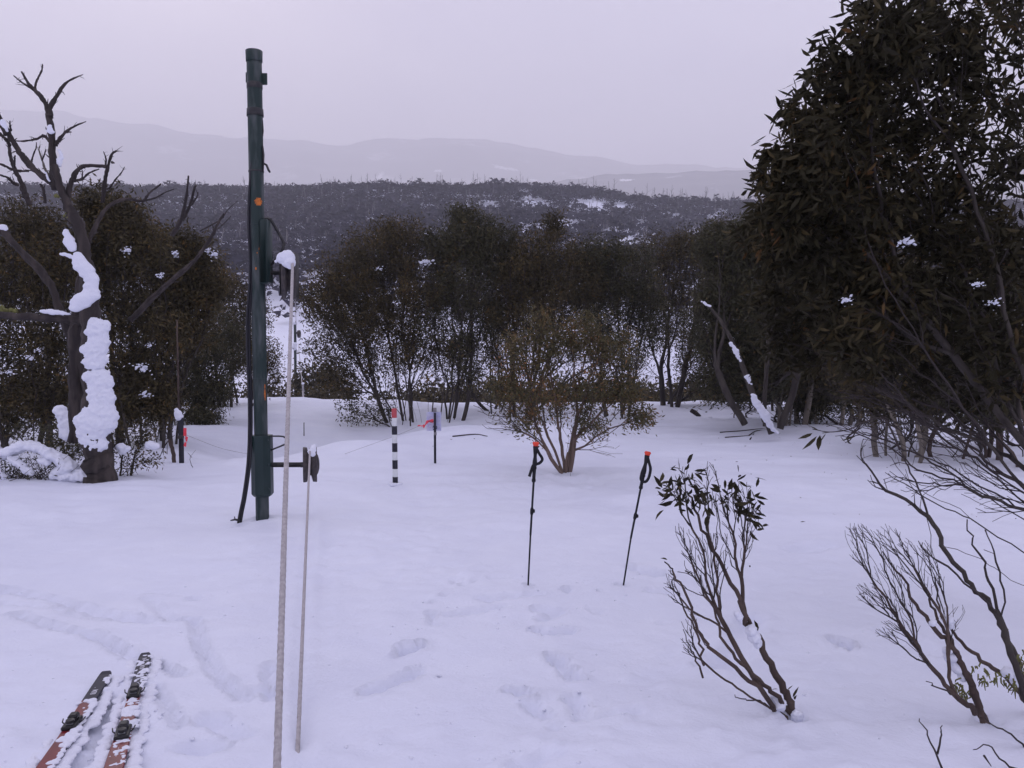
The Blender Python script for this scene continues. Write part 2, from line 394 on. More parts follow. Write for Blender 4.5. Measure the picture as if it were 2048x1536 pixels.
def grid_mesh(name, X, Y, Z, m, **k):
    ny, nx = X.shape; V = np.stack([X, Y, Z], -1).reshape(-1, 3)
    i = np.arange(ny-1)[:, None]*nx; j = np.arange(nx-1)[None]
    return obj(name, V, np.stack([i+j, i+j+1, i+nx+j+1, i+nx+j], -1).reshape(-1, 4), None, m, **k)
tag(grid_mesh('snow_ground', Xg, Yg, Zg, M['snow']), kind='structure')

# ------------------------------------------------------------------ far mountains
def mountain(name, ridge, D, m_noise, thick, foot, seed, patches=()):
    px_ = np.array([r[0] for r in ridge], float); py_ = np.array([r[1] for r in ridge], float)
    xs_ = np.linspace(-1.6, 1.6, 260)*D; ys_ = np.linspace(D-thick, D+thick*.6, 90)
    X, Y = np.meshgrid(xs_, ys_)
    pxx = X/Y*FPX+CXP
    hz = np.interp(pxx, px_, py_)
    crest = CAM[2]+D*np.tan(np.arctan((CYP-hz)/FPX)-PITCH)
    t = (Y-(D-thick))/thick
    prof = np.where(t < 1, sstep(-.15, 1.15, t)**.85, 1-.25*(t-1))
    Z = foot+(crest-foot)*prof + fbm(X/(D*.10)+seed, Y/(D*.10), 5)*D*.012*np.clip(t*2, 0, 1)
    Z += fbm(X/(D*.016)+seed, Y/(D*.016), 3)*D*.0012
    o = grid_mesh(name, X, Y, Z, m_noise); tag(o, kind='structure'); return o
def mtn_mat(name, scale, patches, base=(.030, .028, .032), th=.60, a1=.5):
    m = bpy.data.materials.new(name); m.use_nodes = True; n = m.node_tree.nodes; l = m.node_tree.links; b = n['Principled BSDF']
    b.inputs['Roughness'].default_value = .9
    tc_ = n.new('ShaderNodeTexCoord'); t = n.new('ShaderNodeTexNoise'); t.inputs['Scale'].default_value = scale; t.inputs['Detail'].default_value = 9; t.inputs['Roughness'].default_value = .62
    l.new(tc_.outputs['Object'], t.inputs['Vector'])
    r = n.new('ShaderNodeValToRGB'); r.color_ramp.elements[0].position = th; r.color_ramp.elements[1].position = th+.07
    r.color_ramp.elements[0].color = (0, 0, 0, 1); r.color_ramp.elements[1].color = (a1, a1, a1, 1); l.new(t.outputs['Fac'], r.inputs['Fac']); fac = r.outputs['Color']
    for (cx_, cy_, rx_, ry_) in patches:      # cleared snowy pistes, at their place on the mountain
        g = n.new('ShaderNodeVectorMath'); g.operation = 'SUBTRACT'; g.inputs[1].default_value = (cx_, cy_, 0)
        s = n.new('ShaderNodeVectorMath'); s.operation = 'MULTIPLY'; s.inputs[1].default_value = (1/rx_, 1/ry_, 0)
        ln = n.new('ShaderNodeVectorMath'); ln.operation = 'LENGTH'; l.new(tc_.outputs['Object'], g.inputs[0]); l.new(g.outputs[0], s.inputs[0]); l.new(s.outputs[0], ln.inputs[0])
        t3 = n.new('ShaderNodeTexNoise'); t3.inputs['Scale'].default_value = 3.5/rx_; t3.inputs['Detail'].default_value = 5; l.new(tc_.outputs['Object'], t3.inputs['Vector'])
        ad = n.new('ShaderNodeMath'); ad.operation = 'MULTIPLY_ADD'; ad.inputs[1].default_value = 2.4; ad.inputs[2].default_value = -1.2; l.new(t3.outputs['Fac'], ad.inputs[0])
        sm = n.new('ShaderNodeMath'); sm.operation = 'ADD'; l.new(ln.outputs['Value'], sm.inputs[0]); l.new(ad.outputs[0], sm.inputs[1])
        rr = n.new('ShaderNodeMapRange'); rr.inputs['From Min'].default_value = 1.0; rr.inputs['From Max'].default_value = .7; l.new(sm.outputs[0], rr.inputs['Value'])
        mxm = n.new('ShaderNodeMath'); mxm.operation = 'MAXIMUM'; l.new(fac, mxm.inputs[0]); l.new(rr.outputs[0], mxm.inputs[1]); fac = mxm.outputs[0]
    mx_ = n.new('ShaderNodeMix'); mx_.data_type = 'RGBA'; mx_.inputs['A'].default_value = (*base, 1); mx_.inputs['B'].default_value = (.85, .86, .9, 1)
    l.new(fac, mx_.inputs['Factor']); l.new(mx_.outputs['Result'], b.inputs['Base Color']); return m
def onm(px, Y): return ((px-CXP)/FPX*Y, Y)
mm1 = mtn_mat('far_mountain_forest', .0022, [(*onm(1010, 5760), 92, 34), (*onm(1104, 5500), 88, 60), (*onm(878, 5560), 30, 26), (*onm(762, 5450), 22, 110), (*onm(1068, 5560), 40, 22), (*onm(1250, 5650), 40, 20)])
mountain('mountain', [(-900, 205), (0, 210), (200, 236), (400, 262), (660, 286), (760, 283), (900, 272), (1010, 283), (1120, 302), (1300, 326), (1540, 335), (2048, 350), (2900, 330)],
         6600, mm1, 3000, -20, 3)
_pa = [(*onm(1010, 2950), 75, 30), (*onm(1110, 2820), 70, 50), (*onm(875, 2880), 28, 16), (*onm(760, 2780), 20, 40), (*onm(1250, 3000), 30, 14), (*onm(930, 3020), 22, 14)]
mm2 = mtn_mat('hill_forest', .006, _pa, (.034, .031, .040), .62, .3)
mountain('hillside', [(-900, 400), (0, 400), (300, 400), (700, 395), (960, 385), (1080, 364), (1180, 350), (1300, 346), (1420, 338), (1540, 331), (1800, 322), (2300, 300), (2900, 280)],
         3100, mm2, 1300, 0, 21)

# ------------------------------------------------------------------ opposite slope: forest as one mass
def scatter_forest():
    rs = np.random.RandomState(11); pts = []
    # candidate positions
    N = 90000
    y = 120+(590-120)*np.sqrt(rs.rand(N)); x = (rs.rand(N)*2-1)*(y*.80+25)
    dens = fbm(x*.035+3, y*.022, 3)
    r = x/y
    # openness: more snow gaps on the lower slope and to the right
    open_ = 0.10+0.30*(1-sstep(140, 200, y))+0.30*sstep(-.05, .30, r)*sstep(200, 260, y)*(1-sstep(470, 505, y))+.14*(1-sstep(200, 330, y))
    keep = dens > (-1.15+open_*1.15)
    patch = fbm(x*.060+40, y*.030+9, 3)          # clearings and gullies, mostly right of centre
    keep &= ~((patch > .34-.30*sstep(-.10, .10, r)*sstep(230, 270, y)*(1-sstep(455, 480, y))) & (y < 485))
    run = np.abs(r+.247-0.01*np.sin(y*.05)) < .012
    keep &= ~(run & (y < 190))
    x, y = x[keep], y[keep]
    # thin by grid so crowns just touch
    cell = {}; out_ = []
    for i in range(len(x)):
        k = (int(x[i]//2.75), int(y[i]//2.75))
        if k in cell: continue
        cell[k] = 1; out_.append(i)
    return x[out_], y[out_]
fx, fy = scatter_forest(); fz = Hfun(fx, fy)
def forest_mass():
    rs = np.random.RandomState(5); n = len(fx); K = 15
    hgt = 2.8+2.4*rs.rand(n)+3.0*rs.rand(n)**5+1.2*fbm(fx*.03, fy*.03, 2); wd = hgt*(.36+.14*rs.rand(n))
    u = rs.normal(size=(n, K, 3)); u /= np.linalg.norm(u, axis=2)[..., None]
    rr = .55+.45*rs.rand(n, K, 1); c = u*rr; c[..., 2] = np.abs(c[..., 2])*1.0-.15
    c = c*np.stack([wd, wd, hgt*.55], -1)[:, None]; c[..., 2] += (hgt*.45)[:, None]
    c += np.stack([fx, fy, fz-.2], -1)[:, None]
    s = (.6+.5*rs.rand(n, K, 1, 1))*(wd*.72)[:, None, None, None]
    tri = rs.normal(size=(n, K, 3, 3)); tri /= np.linalg.norm(tri, axis=3)[..., None]
    V = (c[:, :, None]+tri*s*np.array([1, 1, .6])).reshape(-1, 3)
    T = np.arange(len(V)).reshape(-1, 3)
    tone = np.repeat(np.clip(.15+.35*rs.rand(n)+.3*fbm(fx*.05, fy*.05, 2), 0, 1), K*3)+np.repeat(.35*rs.rand(n*K), 3)
    o = obj('distant_forest', V, None, T, M['far_leaf'], smooth=False, tone=np.clip(tone, 0, 1)); tag(o, kind='stuff')
    tag(o, 'dark snow gum forest covering the slope across the valley', 'forest')
forest_mass()
def dead_sticks():
    rs = np.random.RandomState(8); mb = MB()
    def stick(x, y, h):
        z = Hs(x, y); b = np.array([x, y, z]); lean = rs.normal(size=2)*.09
        top = b+np.array([lean[0]*h, lean[1]*h, h]); r0 = .14+.08*rs.rand()
        mb.tube([b, (b+top)/2+rs.normal(size=3)*.15, top], [r0, r0*.8, r0*.35], 3, cap=False)
        for q in range(rs.randint(2, 6)):
            t = .4+.5*rs.rand(); a = b+(top-b)*t; e = a+np.array([rs.normal()*.22, rs.normal()*.2, .35+.2*rs.rand()])*h*.5*(1.1-t)*1.6
            mb.tube([a, e], [r0*.5, r0*.2], 3, cap=False)
    for i in range(330):                      # along the crest
        r = -.42+.80*rs.rand()
        if fbm(np.array([r*9+2]), np.array([.5]), 2)[0] < -.12 and rs.rand() < .8: continue
        y = 500+45*rs.rand(); stick(r*y, y, 6.5+6.0*rs.rand()**1.5)
    for i in range(420):
        y = 170+330*math.sqrt(rs.rand()); r = -.45+.85*rs.rand(); stick(r*y, y, 4+3.5*rs.rand())
    o = mb.build('dead_trunks', M['far_wood'], smooth=False)
    tag(o, 'bleached bare dead trees standing along the forested ridge line', 'trees', kind='stuff')
dead_sticks()

# ------------------------------------------------------------------ tree growth
class Skel:
    def __init__(s, cap=30000):
        s.p = np.zeros((cap, 3)); s.d = np.zeros((cap, 3)); s.L = np.zeros(cap); s.par = np.full(cap, -1); s.stem = np.zeros(cap, int); s.n = 0; s.ok = np.zeros(cap, bool)
        s.tips = []
    def add(s, p, par, stem, ok=True):
        i = s.n; s.p[i] = p; s.par[i] = par; s.stem[i] = stem; s.ok[i] = ok
        if par >= 0:
            v = s.p[i]-s.p[par]; l = np.linalg.norm(v)+1e-9; s.d[i] = v/l; s.L[i] = s.L[par]+l
            if s.par[par] < 0 and not s.d[par].any(): s.d[par] = s.d[i]
        s.n += 1; return i
    def path(s, pts, par, stem, okfrom=0.25):
        n = len(pts)
        for k, p in enumerate(pts):
            par = s.add(p, par, stem, k/n >= okfrom)
        return par
    def grow(s, targets, bf=.35, seg=.12, ang=.8, wig=.06, rs=None):
        rs = rs or RS; first = s.n
        for t in targets:
            n = s.n; v = t-s.p[:n]; d = np.linalg.norm(v, axis=1)+1e-9
            cos = (v*s.d[:n]).sum(1)/d
            cost = d*(1+ang*(1-cos))+bf*s.L[:n]; cost[~s.ok[:n]] = 1e9
            j = int(np.argmin(cost)); dd = d[j]; k = max(1, int(math.ceil(dd/seg)))
            c = s.p[j]+s.d[j]*dd*.42; off = rs.normal(size=3)*wig*dd; par = j
            for q in range(1, k+1):
                u = q/k; p = (1-u)**2*s.p[j]+2*u*(1-u)*c+u*u*t+off*math.sin(math.pi*u)+rs.normal(size=3)*seg*.07*(q < k)
                par = s.add(p, par, s.stem[j])
            s.tips.append(par)
    def finish(s, r_tip, r_base, pw=None):
        n = s.n; cnt = np.zeros(n); ch = np.bincount(s.par[:n][s.par[:n] >= 0], minlength=n)
        cnt[ch == 0] = 1
        for i in range(n-1, 0, -1):
            if s.par[i] >= 0: cnt[s.par[i]] += cnt[i]
        mx_ = cnt[s.par[:n] < 0].max(); e = pw or math.log(r_base/r_tip)/math.log(max(mx_, 2))
        s.r = r_tip*cnt**e
        main = np.full(n, -1); best = np.zeros(n)
        for i in range(1, n):
            p = s.par[i]
            if p >= 0 and cnt[i] >= best[p]: best[p] = cnt[i]; main[p] = i
        s.main = main; s.cnt = cnt
        return s
    def tubes(s, mask, k):
        """edges (child index) in mask -> tube geometry"""
        e = np.nonzero(mask & (s.par[:s.n] >= 0))[0]
        if not len(e): return None
        par = s.par[e]; n = s.n
        T = s.d[:n].copy(); mm = s.main[:n]; has = mm >= 0; T[has] += s.d[mm[has]]; T /= np.linalg.norm(T, axis=1)[:, None]+1e-9
        def ring(c, t, r):
            ref = np.where(np.abs(t[:, [1]]) < .85, np.array([[0, 1., 0]]), np.array([[1., 0, 0]]))
            A = np.cross(t, ref); A /= np.linalg.norm(A, axis=1)[:, None]+1e-9; B = np.cross(t, A)
            an = np.arange(k)*2*np.pi/k
            return c[:, None]+r[:, None, None]*(np.cos(an)[None, :, None]*A[:, None]+np.sin(an)[None, :, None]*B[:, None])
        cont = s.main[par] == e
        r1 = s.r[e]; r0 = np.where(cont, s.r[par], r1*1.05)
        t0 = np.where(cont[:, None], T[par], s.d[e]); 
        R0 = ring(s.p[par], t0, r0); R1 = ring(s.p[e], T[e], r1)
        V = np.concatenate([R0, R1], 1).reshape(-1, 3); b = np.arange(len(e))[:, None]*2*k; j = np.arange(k)[None]; j2 = (j+1) % k
        Q = np.stack([b+j, b+j2, b+k+j2, b+k+j], -1).reshape(-1, 4)
        return V, Q

def leaf_geo(pos, dirn, ln, wd, rs, fine=False, droop=0.0):
    """lance-shaped folded leaves; returns V,Q,T,tone-per-vertex count"""
    n = len(pos); d = dirn/(np.linalg.norm(dirn, axis=1)[:, None]+1e-9)
    q = rs.normal(size=(n, 3)); s = np.cross(d, q); s /= np.linalg.norm(s, axis=1)[:, None]+1e-9; u = np.cross(s, d)
    ln = ln[:, None]; wd = wd[:, None]
    if not fine:
        V = np.stack([pos, pos+d*ln*.45+s*wd*.5+u*wd*.12, pos+d*ln, pos+d*ln*.45-s*wd*.5+u*wd*.12], 1).reshape(-1, 3)
        b = np.arange(n)[:, None]*4; return V, b+np.array([[0, 1, 2, 3]]), None, 4
    c = (rs.rand(n, 1)*.30+.05)*ln       # sickle bend
    def pt(t, w_): return pos+d*ln*t+u*(-c*t*t)+s*(wd*w_)+s*c*.6*math.sin(t*3.1)*.5
    V = np.stack([pt(0, 0), pt(.28, .42), pt(.28, -.42), pt(.60, .46), pt(.60, -.40), pt(.85, .2), pt(.85, -.14), pt(1, 0)], 1)
    mid = pt(.45, 0)-u*wd*.16; V = np.concatenate([V, mid[:, None]], 1).reshape(-1, 3)
    b = np.arange(n)[:, None]*9
    T = (b[:, None]+np.array([[[0, 1, 8], [0, 8, 2], [1, 3, 8], [8, 4, 2], [8, 3, 4], [3, 5, 4], [5, 6, 4], [5, 7, 6]]])).reshape(-1, 3)
    return V, None, T, 9

def ellip(c, r, n, rs, shell=.25):
    u = rs.normal(size=(n, 3)); u /= np.linalg.norm(u, axis=1)[:, None]
    return c+u*(shell+(1-shell)*rs.rand(n, 1)**.5)*r
def blob_pts(blobs, D, rs, scale=1.0):
    T = []; lf = []
    for b in blobs:
        px, py, rx, ry, n = b[:5]; dD = b[5] if len(b) > 5 else 0; fl = b[6] if len(b) > 6 else 1
        Y = D+dD; c = P(px, py, Y); r = np.array([rx, min(rx, ry*1.4)*1.0, ry])*Y/FPX
        n = int(n*scale); pts = ellip(c, r, n, rs); T.append(pts); lf.append(np.full(n, fl))
    return np.vstack(T), np.concatenate(lf)

def snow_flecks(root, c, r, rs, n=26):
    '''snow caught in foliage: many small flat irregular pads'''
    mb = MB(); iv, it = ico(1)
    for q in range(n):
        e = rs.normal(size=3)*np.array([.62, .35, .38])*r; sz = r*np.array([.30, .26, .16])*(.35+.9*rs.rand()**2)*(1.4 if q < 5 else .8); a = rs.rand()*3
        V = iv*sz*(.7+.6*rs.rand(len(iv), 1)); ca, sa = math.cos(a*.5-.6), math.sin(a*.5-.6)
        V = np.stack([V[:, 0]*ca-V[:, 2]*sa, V[:, 1], V[:, 0]*sa+V[:, 2]*ca], 1); mb.add(V+c+e*(.5 if q < 5 else 1), None, it)
    tag(mb.build('snow_flecks', M['snow_lump'], root), kind='stuff')
def make_tree(name, label, cat, base, blobs, stems=5, rb=.05, rt=.004, leaf=(.108, .032), per=22, lmat='leaf_olive', bark='bark', group=None,
              seed=1, seg=.16, bf=.85, spread=.25, dens=1.0, paths=None, fine=False, k_thick=6, thick=.016, cluster=.21, snow=(), leafobjs=0, twig='twig', wig=.04,
              ang=.5, low=.3, tip_part='branches', paired=None, droop=.35, pathr=None):
    rs = np.random.RandomState(seed*13+5)
    B = G(*base) if len(base) == 2 else np.array([base[0], base[1], Hs(base[0], base[1])]); D = B[1]
    root = thing(name, B, label, cat, group)
    S = Skel(); T, LF = blob_pts(blobs, D, rs, dens)
    o = np.argsort(np.linalg.norm(T-B, axis=1)); T = T[o]; LF = LF[o]
    spans = []
    if paths:
        for si, pl in enumerate(paths):
            pts = smooth_path([np.array(P(a, b, c)) if len(pl[0]) == 3 else a for a, b, c in pl], 5)
            pts = pts+rs.normal(size=pts.shape)*.006*(np.arange(len(pts))[:, None] > 0)
            pts[0, 2] -= .03
            i0 = S.add(pts[0], -1, si, False); S.path(pts[1:], i0, si, low); spans.append((i0, S.n, si))
    else:
        cents = np.array([P(b[0], b[1], D+(b[5] if len(b) > 5 else 0)) for b in blobs]); wts = np.array([b[4] for b in blobs], float); wts /= wts.sum()
        for si in range(stems):
            c = cents[rs.choice(len(cents), p=wts)]
            a = rs.rand()*6.28; off = np.array([math.cos(a), math.sin(a), 0])*spread*(.3+.7*rs.rand())
            s0 = B+off; s0[2] = Hs(s0[0], s0[1])-.08
            v = (c+rs.normal(size=3)*.15-s0)*(.42+.25*rs.rand())
            m1 = s0+np.array([v[0]*.38+off[0]*.5, v[1]*.38+off[1]*.5, v[2]*.5]); n = max(6, int(np.linalg.norm(v)/seg))
            u = np.linspace(0, 1, n)[:, None]; pts = (1-u)**2*s0+2*u*(1-u)*m1+u*u*(s0+v)
            w1, w2 = rs.normal(size=3), rs.normal(size=3)
            pts = pts+.05*np.sin(u*7+w1[0])*w1*u+.02*np.sin(u*17+w2[0])*w2*u
            i0 = S.add(pts[0], -1, si, False); S.path(pts[1:], i0, si, low)
    S.grow(T, bf=bf, seg=seg, rs=rs, ang=ang, wig=wig); S.finish(rt, rb)
    if pathr:
        for a, b_, si in spans:
            if si < len(pathr): S.r[a:b_] = np.maximum(S.r[a:b_], np.linspace(pathr[si][0], pathr[si][1], b_-a))
    n = S.n; isthick = S.r[:n] > thick
    if isthick.any():
        for si in range(int(S.stem[:n].max())+1):
            g = S.tubes(isthick & (S.stem[:n] == si), k_thick)
            if g is not None: obj('trunk' if not paired else 'stem', g[0], g[1], None, M[bark], root)
    g = S.tubes(~isthick, 4 if fine else 3)
    if g is not None: tag(obj(tip_part, g[0], g[1], None, M[twig], root), kind='stuff')
    # leaves
    tips = np.array(S.tips); tl = tips[LF > 0]
    if per and len(tl):
        src = np.repeat(tl, per); m = len(src)
        back = rs.randint(0, 3, m); idx = src.copy()
        for q in range(2):
            mv = (back > q) & (S.par[idx] >= 0); idx[mv] = S.par[idx[mv]]
        pos = S.p[idx]+rs.normal(size=(m, 3))*cluster*.55
        if fine:     # leaves of one twig hang together
            d = S.d[idx]*.55+np.repeat(rs.normal(size=(len(tl), 3))*.35, per, 0)+rs.normal(size=(m, 3))*.42+np.array([0, 0, -droop*1.2])
        else: d = S.d[idx]*.45+rs.normal(size=(m, 3))*.6+np.array([0, 0, -droop])
        ln = leaf[0]*(.65+.6*rs.rand(m)); wd = leaf[1]*(.7+.6*rs.rand(m))
        tone = np.clip(.40+.16*rs.normal(size=m)+np.repeat(.17*rs.normal(size=len(tl)), per)+.35*fbm(pos[:, 0]*1.6, pos[:, 2]*1.6+pos[:, 1], 2), 0, 1)
        if cat == 'tree' and fine:      # no stray leaves beyond the twigs of the outline
            v_ = pos-CAM; keep0 = ~((v_[:, 0]/v_[:, 1]*FPX+CXP < 1512) & (700-v_[:, 2]/v_[:, 1]*FPX < 330))
            pos, d, ln, wd, tone = pos[keep0], d[keep0], ln[keep0], wd[keep0], tone[keep0]; m = len(pos)
        if leafobjs:
            # the largest-showing leaves become objects of their own (sharing a few meshes)
            order = np.argsort(np.linalg.norm(pos-CAM, axis=1)-1.0*rs.rand(m)); inview = []
            for i in order:
                v = pos[i]-CAM; fy_ = v[1]; pxv = v[0]/fy_*FPX+CXP; pyv = 700-v[2]/fy_*FPX
                if -20 < pxv < 2060 and -20 < pyv < 1540: inview.append(i)
                if len(inview) >= leafobjs: break
            shared = []
            for q in range(10):
                Vl, Ql, Tl, kk = leaf_geo(np.zeros((1, 3)), np.array([[0, 0, 1.]]), np.array([1.]), np.array([leaf[1]/leaf[0]*1.1]), rs, True)
                shared.append(mesh_np('leaf', Vl, None, Tl, M[lmat], tone=np.full(9, q/10.)))
            for i in inview:
                me = shared[min(9, int(tone[i]*10))]
                lo = link('leaf', me, root); lo.location = pos[i]-B
                lo.rotation_euler = (Vector(d[i]).to_track_quat('Z', 'X') @ Matrix.Rotation(rs.rand()*6.28, 3, 'Z').to_quaternion()).to_euler()
                lo.scale = (ln[i],)*3
            keep = np.ones(m, bool); keep[inview] = False
            pos, d, ln, wd, tone = pos[keep], d[keep], ln[keep], wd[keep], tone[keep]
        if len(pos):
            V, Q, Tt, kk = leaf_geo(pos, d, ln, wd, rs, fine)
            tag(obj('foliage', V, Q, Tt, M[lmat], root, smooth=False, tone=np.repeat(tone, kk)), kind='stuff')
    for i, (sx, sy, sr, dd) in enumerate(snow):
        c = P(sx, sy, D+dd); snow_flecks(root, c, sr*1.25*(D+dd)/FPX, np.random.RandomState(seed+i))
    return root, S

GR1 = 'snow gums growing in the clump behind the marker poles'
GR2 = 'snow gums crowding the right edge of the clearing'
GR3 = 'snow gums on the left of the tow line'
# middle clump
make_tree('snow_gum', 'broad olive snow gum behind the striped pole, leftmost of the middle clump', 'tree', (815, 846),
          [(700, 610, 95, 75, 90), (760, 500, 80, 55, 80), (700, 545, 85, 60, 70), (860, 560, 80, 70, 80), (660, 690, 60, 50, 30), (760, 690, 80, 60, 40), (760, 740, 80, 40, 40, 0, 0), (830, 700, 60, 60, 30, 0, 0), (800, 620, 70, 50, 40), (640, 600, 50, 40, 30), (800, 460, 60, 25, 30), (690, 760, 60, 40, 26), (800, 700, 60, 40, 24), (740, 640, 90, 50, 50), (880, 700, 40, 50, 16)],
          stems=12, rb=.055, per=32, seed=2, spread=.55, group=GR1, dens=2.1, snow=[(852, 524, 11, -.9), (757, 538, 6, -.9)], droop=.2)
make_tree('snow_gum', 'tall olive snow gum behind the paper notice, with the highest crown of the middle clump', 'tree', (892, 842),
          [(940, 470, 70, 45, 70), (925, 425, 26, 18, 20), (890, 480, 50, 40, 40), (985, 480, 55, 45, 50), (930, 560, 90, 70, 80), (870, 640, 60, 50, 25), (960, 640, 60, 50, 44), (930, 720, 50, 50, 22), (900, 720, 70, 60, 34, 0, 0), (960, 700, 50, 60, 20, 0, 0)],
          stems=10, rb=.055, per=32, seed=3, spread=.5, group=GR1, dens=2.1, lmat='leaf_green', droop=.2)
make_tree('snow_gum', 'brownish snow gum right behind the small rusty bush', 'tree', (1040, 838),
          [(1090, 500, 75, 50, 60), (1108, 445, 24, 22, 16), (1040, 530, 70, 60, 60), (1130, 560, 80, 70, 70), (1080, 610, 80, 60, 60), (1020, 620, 50, 60, 44), (1060, 690, 70, 60, 30, 0, 0), (1000, 700, 50, 50, 14)],
          stems=9, rb=.05, per=32, seed=4, spread=.5, group=GR1, dens=2.1)
make_tree('snow_gum', 'round topped snow gum between the rusty bush and the right hand thicket', 'tree', (1225, 834),
          [(1200, 510, 65, 45, 60), (1250, 540, 75, 60, 60), (1170, 570, 60, 60, 40), (1280, 600, 60, 50, 44), (1220, 620, 70, 60, 50), (1300, 660, 50, 50, 24), (1240, 690, 70, 50, 34, 0, 0), (1290, 720, 40, 50, 16, 0, 0)],
          stems=9, rb=.045, per=32, seed=5, spread=.45, group=GR1, dens=2.1, lmat='leaf_green')
make_tree('snow_gum', 'two stemmed snow gum with straight dark trunks left of the snowy leaning trunk', 'tree', (1340, 812),
          [(1330, 500, 75, 40, 60), (1390, 490, 60, 35, 50), (1310, 560, 70, 50, 50), (1400, 570, 70, 60, 50), (1370, 640, 60, 50, 24), (1440, 470, 40, 30, 22), (1390, 720, 50, 35, 30), (1320, 640, 50, 50, 26), (1300, 730, 40, 50, 14, 0, 0), (1420, 760, 50, 30, 24), (1360, 780, 60, 30, 16, 0, 0)],
          stems=5, rb=.09, per=32, seed=6, spread=.5, group=GR1, dens=2.1)
make_tree('snow_gum', 'snow gum standing far back near the snow lip, seen between the two middle crowns', 'tree', (-.2, 24.5, 0),
          [(1000, 560, 90, 60, 60), (1030, 640, 70, 50, 30), (960, 700, 60, 50, 30), (880, 680, 80, 50, 30), (1250, 680, 80, 50, 30, 0, 0), (920, 760, 90, 40, 30, 0, 0), (1140, 600, 90, 70, 50), (1180, 680, 60, 50, 20), (1060, 720, 90, 40, 26, 0, 0)],
          stems=14, rb=.05, per=34, seed=25, spread=1.3, group=GR1, dens=1.6, leaf=(.11, .032))
make_tree('gum_bush', 'small vase shaped gum bush with rusty brown foliage behind the two ski poles', 'bush', (1132, 946),
          [(1050, 700, 48, 45, 34), (1110, 680, 40, 45, 26), (1170, 660, 45, 40, 30), (1230, 700, 48, 50, 34), (1015, 770, 45, 35, 26), (1100, 780, 55, 50, 30), (1190, 770, 55, 45, 30), (1260, 780, 35, 40, 20), (1290, 830, 22, 16, 14), (1080, 640, 25, 18, 8), (1040, 840, 40, 30, 12), (1180, 840, 40, 30, 14),
           (1000, 840, 35, 30, 12, 0, 0), (1230, 880, 30, 40, 10, 0, 0)],
          stems=8, rb=.036, rt=.0026, thick=.010, leaf=(.072, .020), per=30, dens=1.8, lmat='leaf_rust', bark='bark_bush', twig='bark_brown', seed=7, spread=.10, seg=.1, cluster=.13)
make_tree('leafy_shrub', 'low leafy shrub in front of the leftmost middle gum, left of the striped pole', 'shrub', (790, 850),
          [(700, 810, 26, 18, 16), (730, 830, 35, 18, 18), (690, 838, 18, 10, 8), (760, 810, 35, 22, 16)], stems=3, rb=.02, per=18, seed=8, spread=.2, leaf=(.09, .032), lmat='leaf_green', cluster=.12)
make_tree('bare_shrub', 'leafless crooked shrub left of the rusty bush', 'shrub', (1075, 858),
          [(960, 800, 26, 25, 12, 0, 0), (1000, 820, 40, 30, 16, 0, 0), (1040, 820, 40, 25, 14, 0, 0), (985, 850, 30, 15, 8, 0, 0)], stems=4, rb=.018, rt=.005, per=0, seed=9, spread=.25, wig=.12)

# right thicket
make_tree('snow_gum', 'snow gum with a long trunk leaning left and snow lying along it', 'tree', (1545, 862),
          [(1450, 490, 60, 45, 90), (1470, 570, 75, 60, 90), (1520, 470, 60, 50, 90), (1570, 460, 60, 50, 70), (1420, 640, 60, 60, 50), (1530, 730, 70, 50, 40), (1500, 640, 70, 60, 40), (1560, 560, 70, 60, 50), (1450, 700, 60, 50, 50), (1500, 760, 60, 50, 44), (1560, 700, 70, 60, 50), (1420, 770, 40, 40, 20), (1470, 800, 60, 30, 30, 0, 0)],
          rb=.075, per=32, seed=10, group=GR2, dens=2.5, lmat='leaf_green', low=.35,
          paths=[[(1545, 864, 16.2), (1510, 800, 16.3), (1480, 720, 16.6), (1440, 640, 16.9), (1400, 600, 17.2)], [(1530, 850, 16.6), (1530, 780, 16.6), (1540, 680, 16.6), (1560, 600, 16.6)],
                 [(1490, 846, 17), (1450, 780, 17), (1430, 700, 17.2), (1440, 600, 17.3)], [(1560, 855, 16.8), (1590, 760, 16.8), (1560, 660, 16.8)]], pathr=[(.085, .02), (.05, .015), (.05, .015), (.05, .015)])
make_tree('snow_gum', 'pale barked snow gum with several short grey stems right of the leaning trunk', 'tree', (1590, 850),
          [(1600, 460, 60, 60, 60), (1650, 420, 70, 60, 60), (1620, 580, 80, 70, 80), (1570, 660, 70, 60, 50), (1650, 690, 70, 60, 50), (1590, 740, 60, 45, 34), (1540, 770, 50, 40, 22, 0, 0), (1480, 740, 60, 50, 20)],
          stems=9, rb=.075, per=32, seed=12, spread=.7, bark='bark_pale', group=GR2, dens=2.5)
make_tree('snow_gum', 'snow gum with thick grey trunks behind the hanging leaf spray', 'tree', (1650, 848),
          [(1680, 520, 70, 70, 60), (1700, 620, 80, 70, 70), (1660, 720, 70, 60, 60), (1740, 720, 70, 60, 50), (1690, 780, 80, 40, 44), (1620, 800, 60, 30, 30)],
          stems=8, rb=.065, per=32, seed=13, spread=.7, bark='bark_pale', group=GR2, dens=2.5, lmat='leaf_green')
make_tree('snow_gum', 'snow gum with bare grey stems seen through the black twigs of the near right tree', 'tree', (1790, 918),
          [(1800, 560, 90, 70, 60), (1780, 660, 90, 70, 70), (1860, 680, 80, 70, 60), (1730, 740, 60, 50, 40), (1880, 760, 90, 50, 50), (1800, 790, 90, 30, 36)],
          stems=8, rb=.062, per=32, seed=14, spread=.75, bark='bark_pale', group=GR2, dens=2.5)
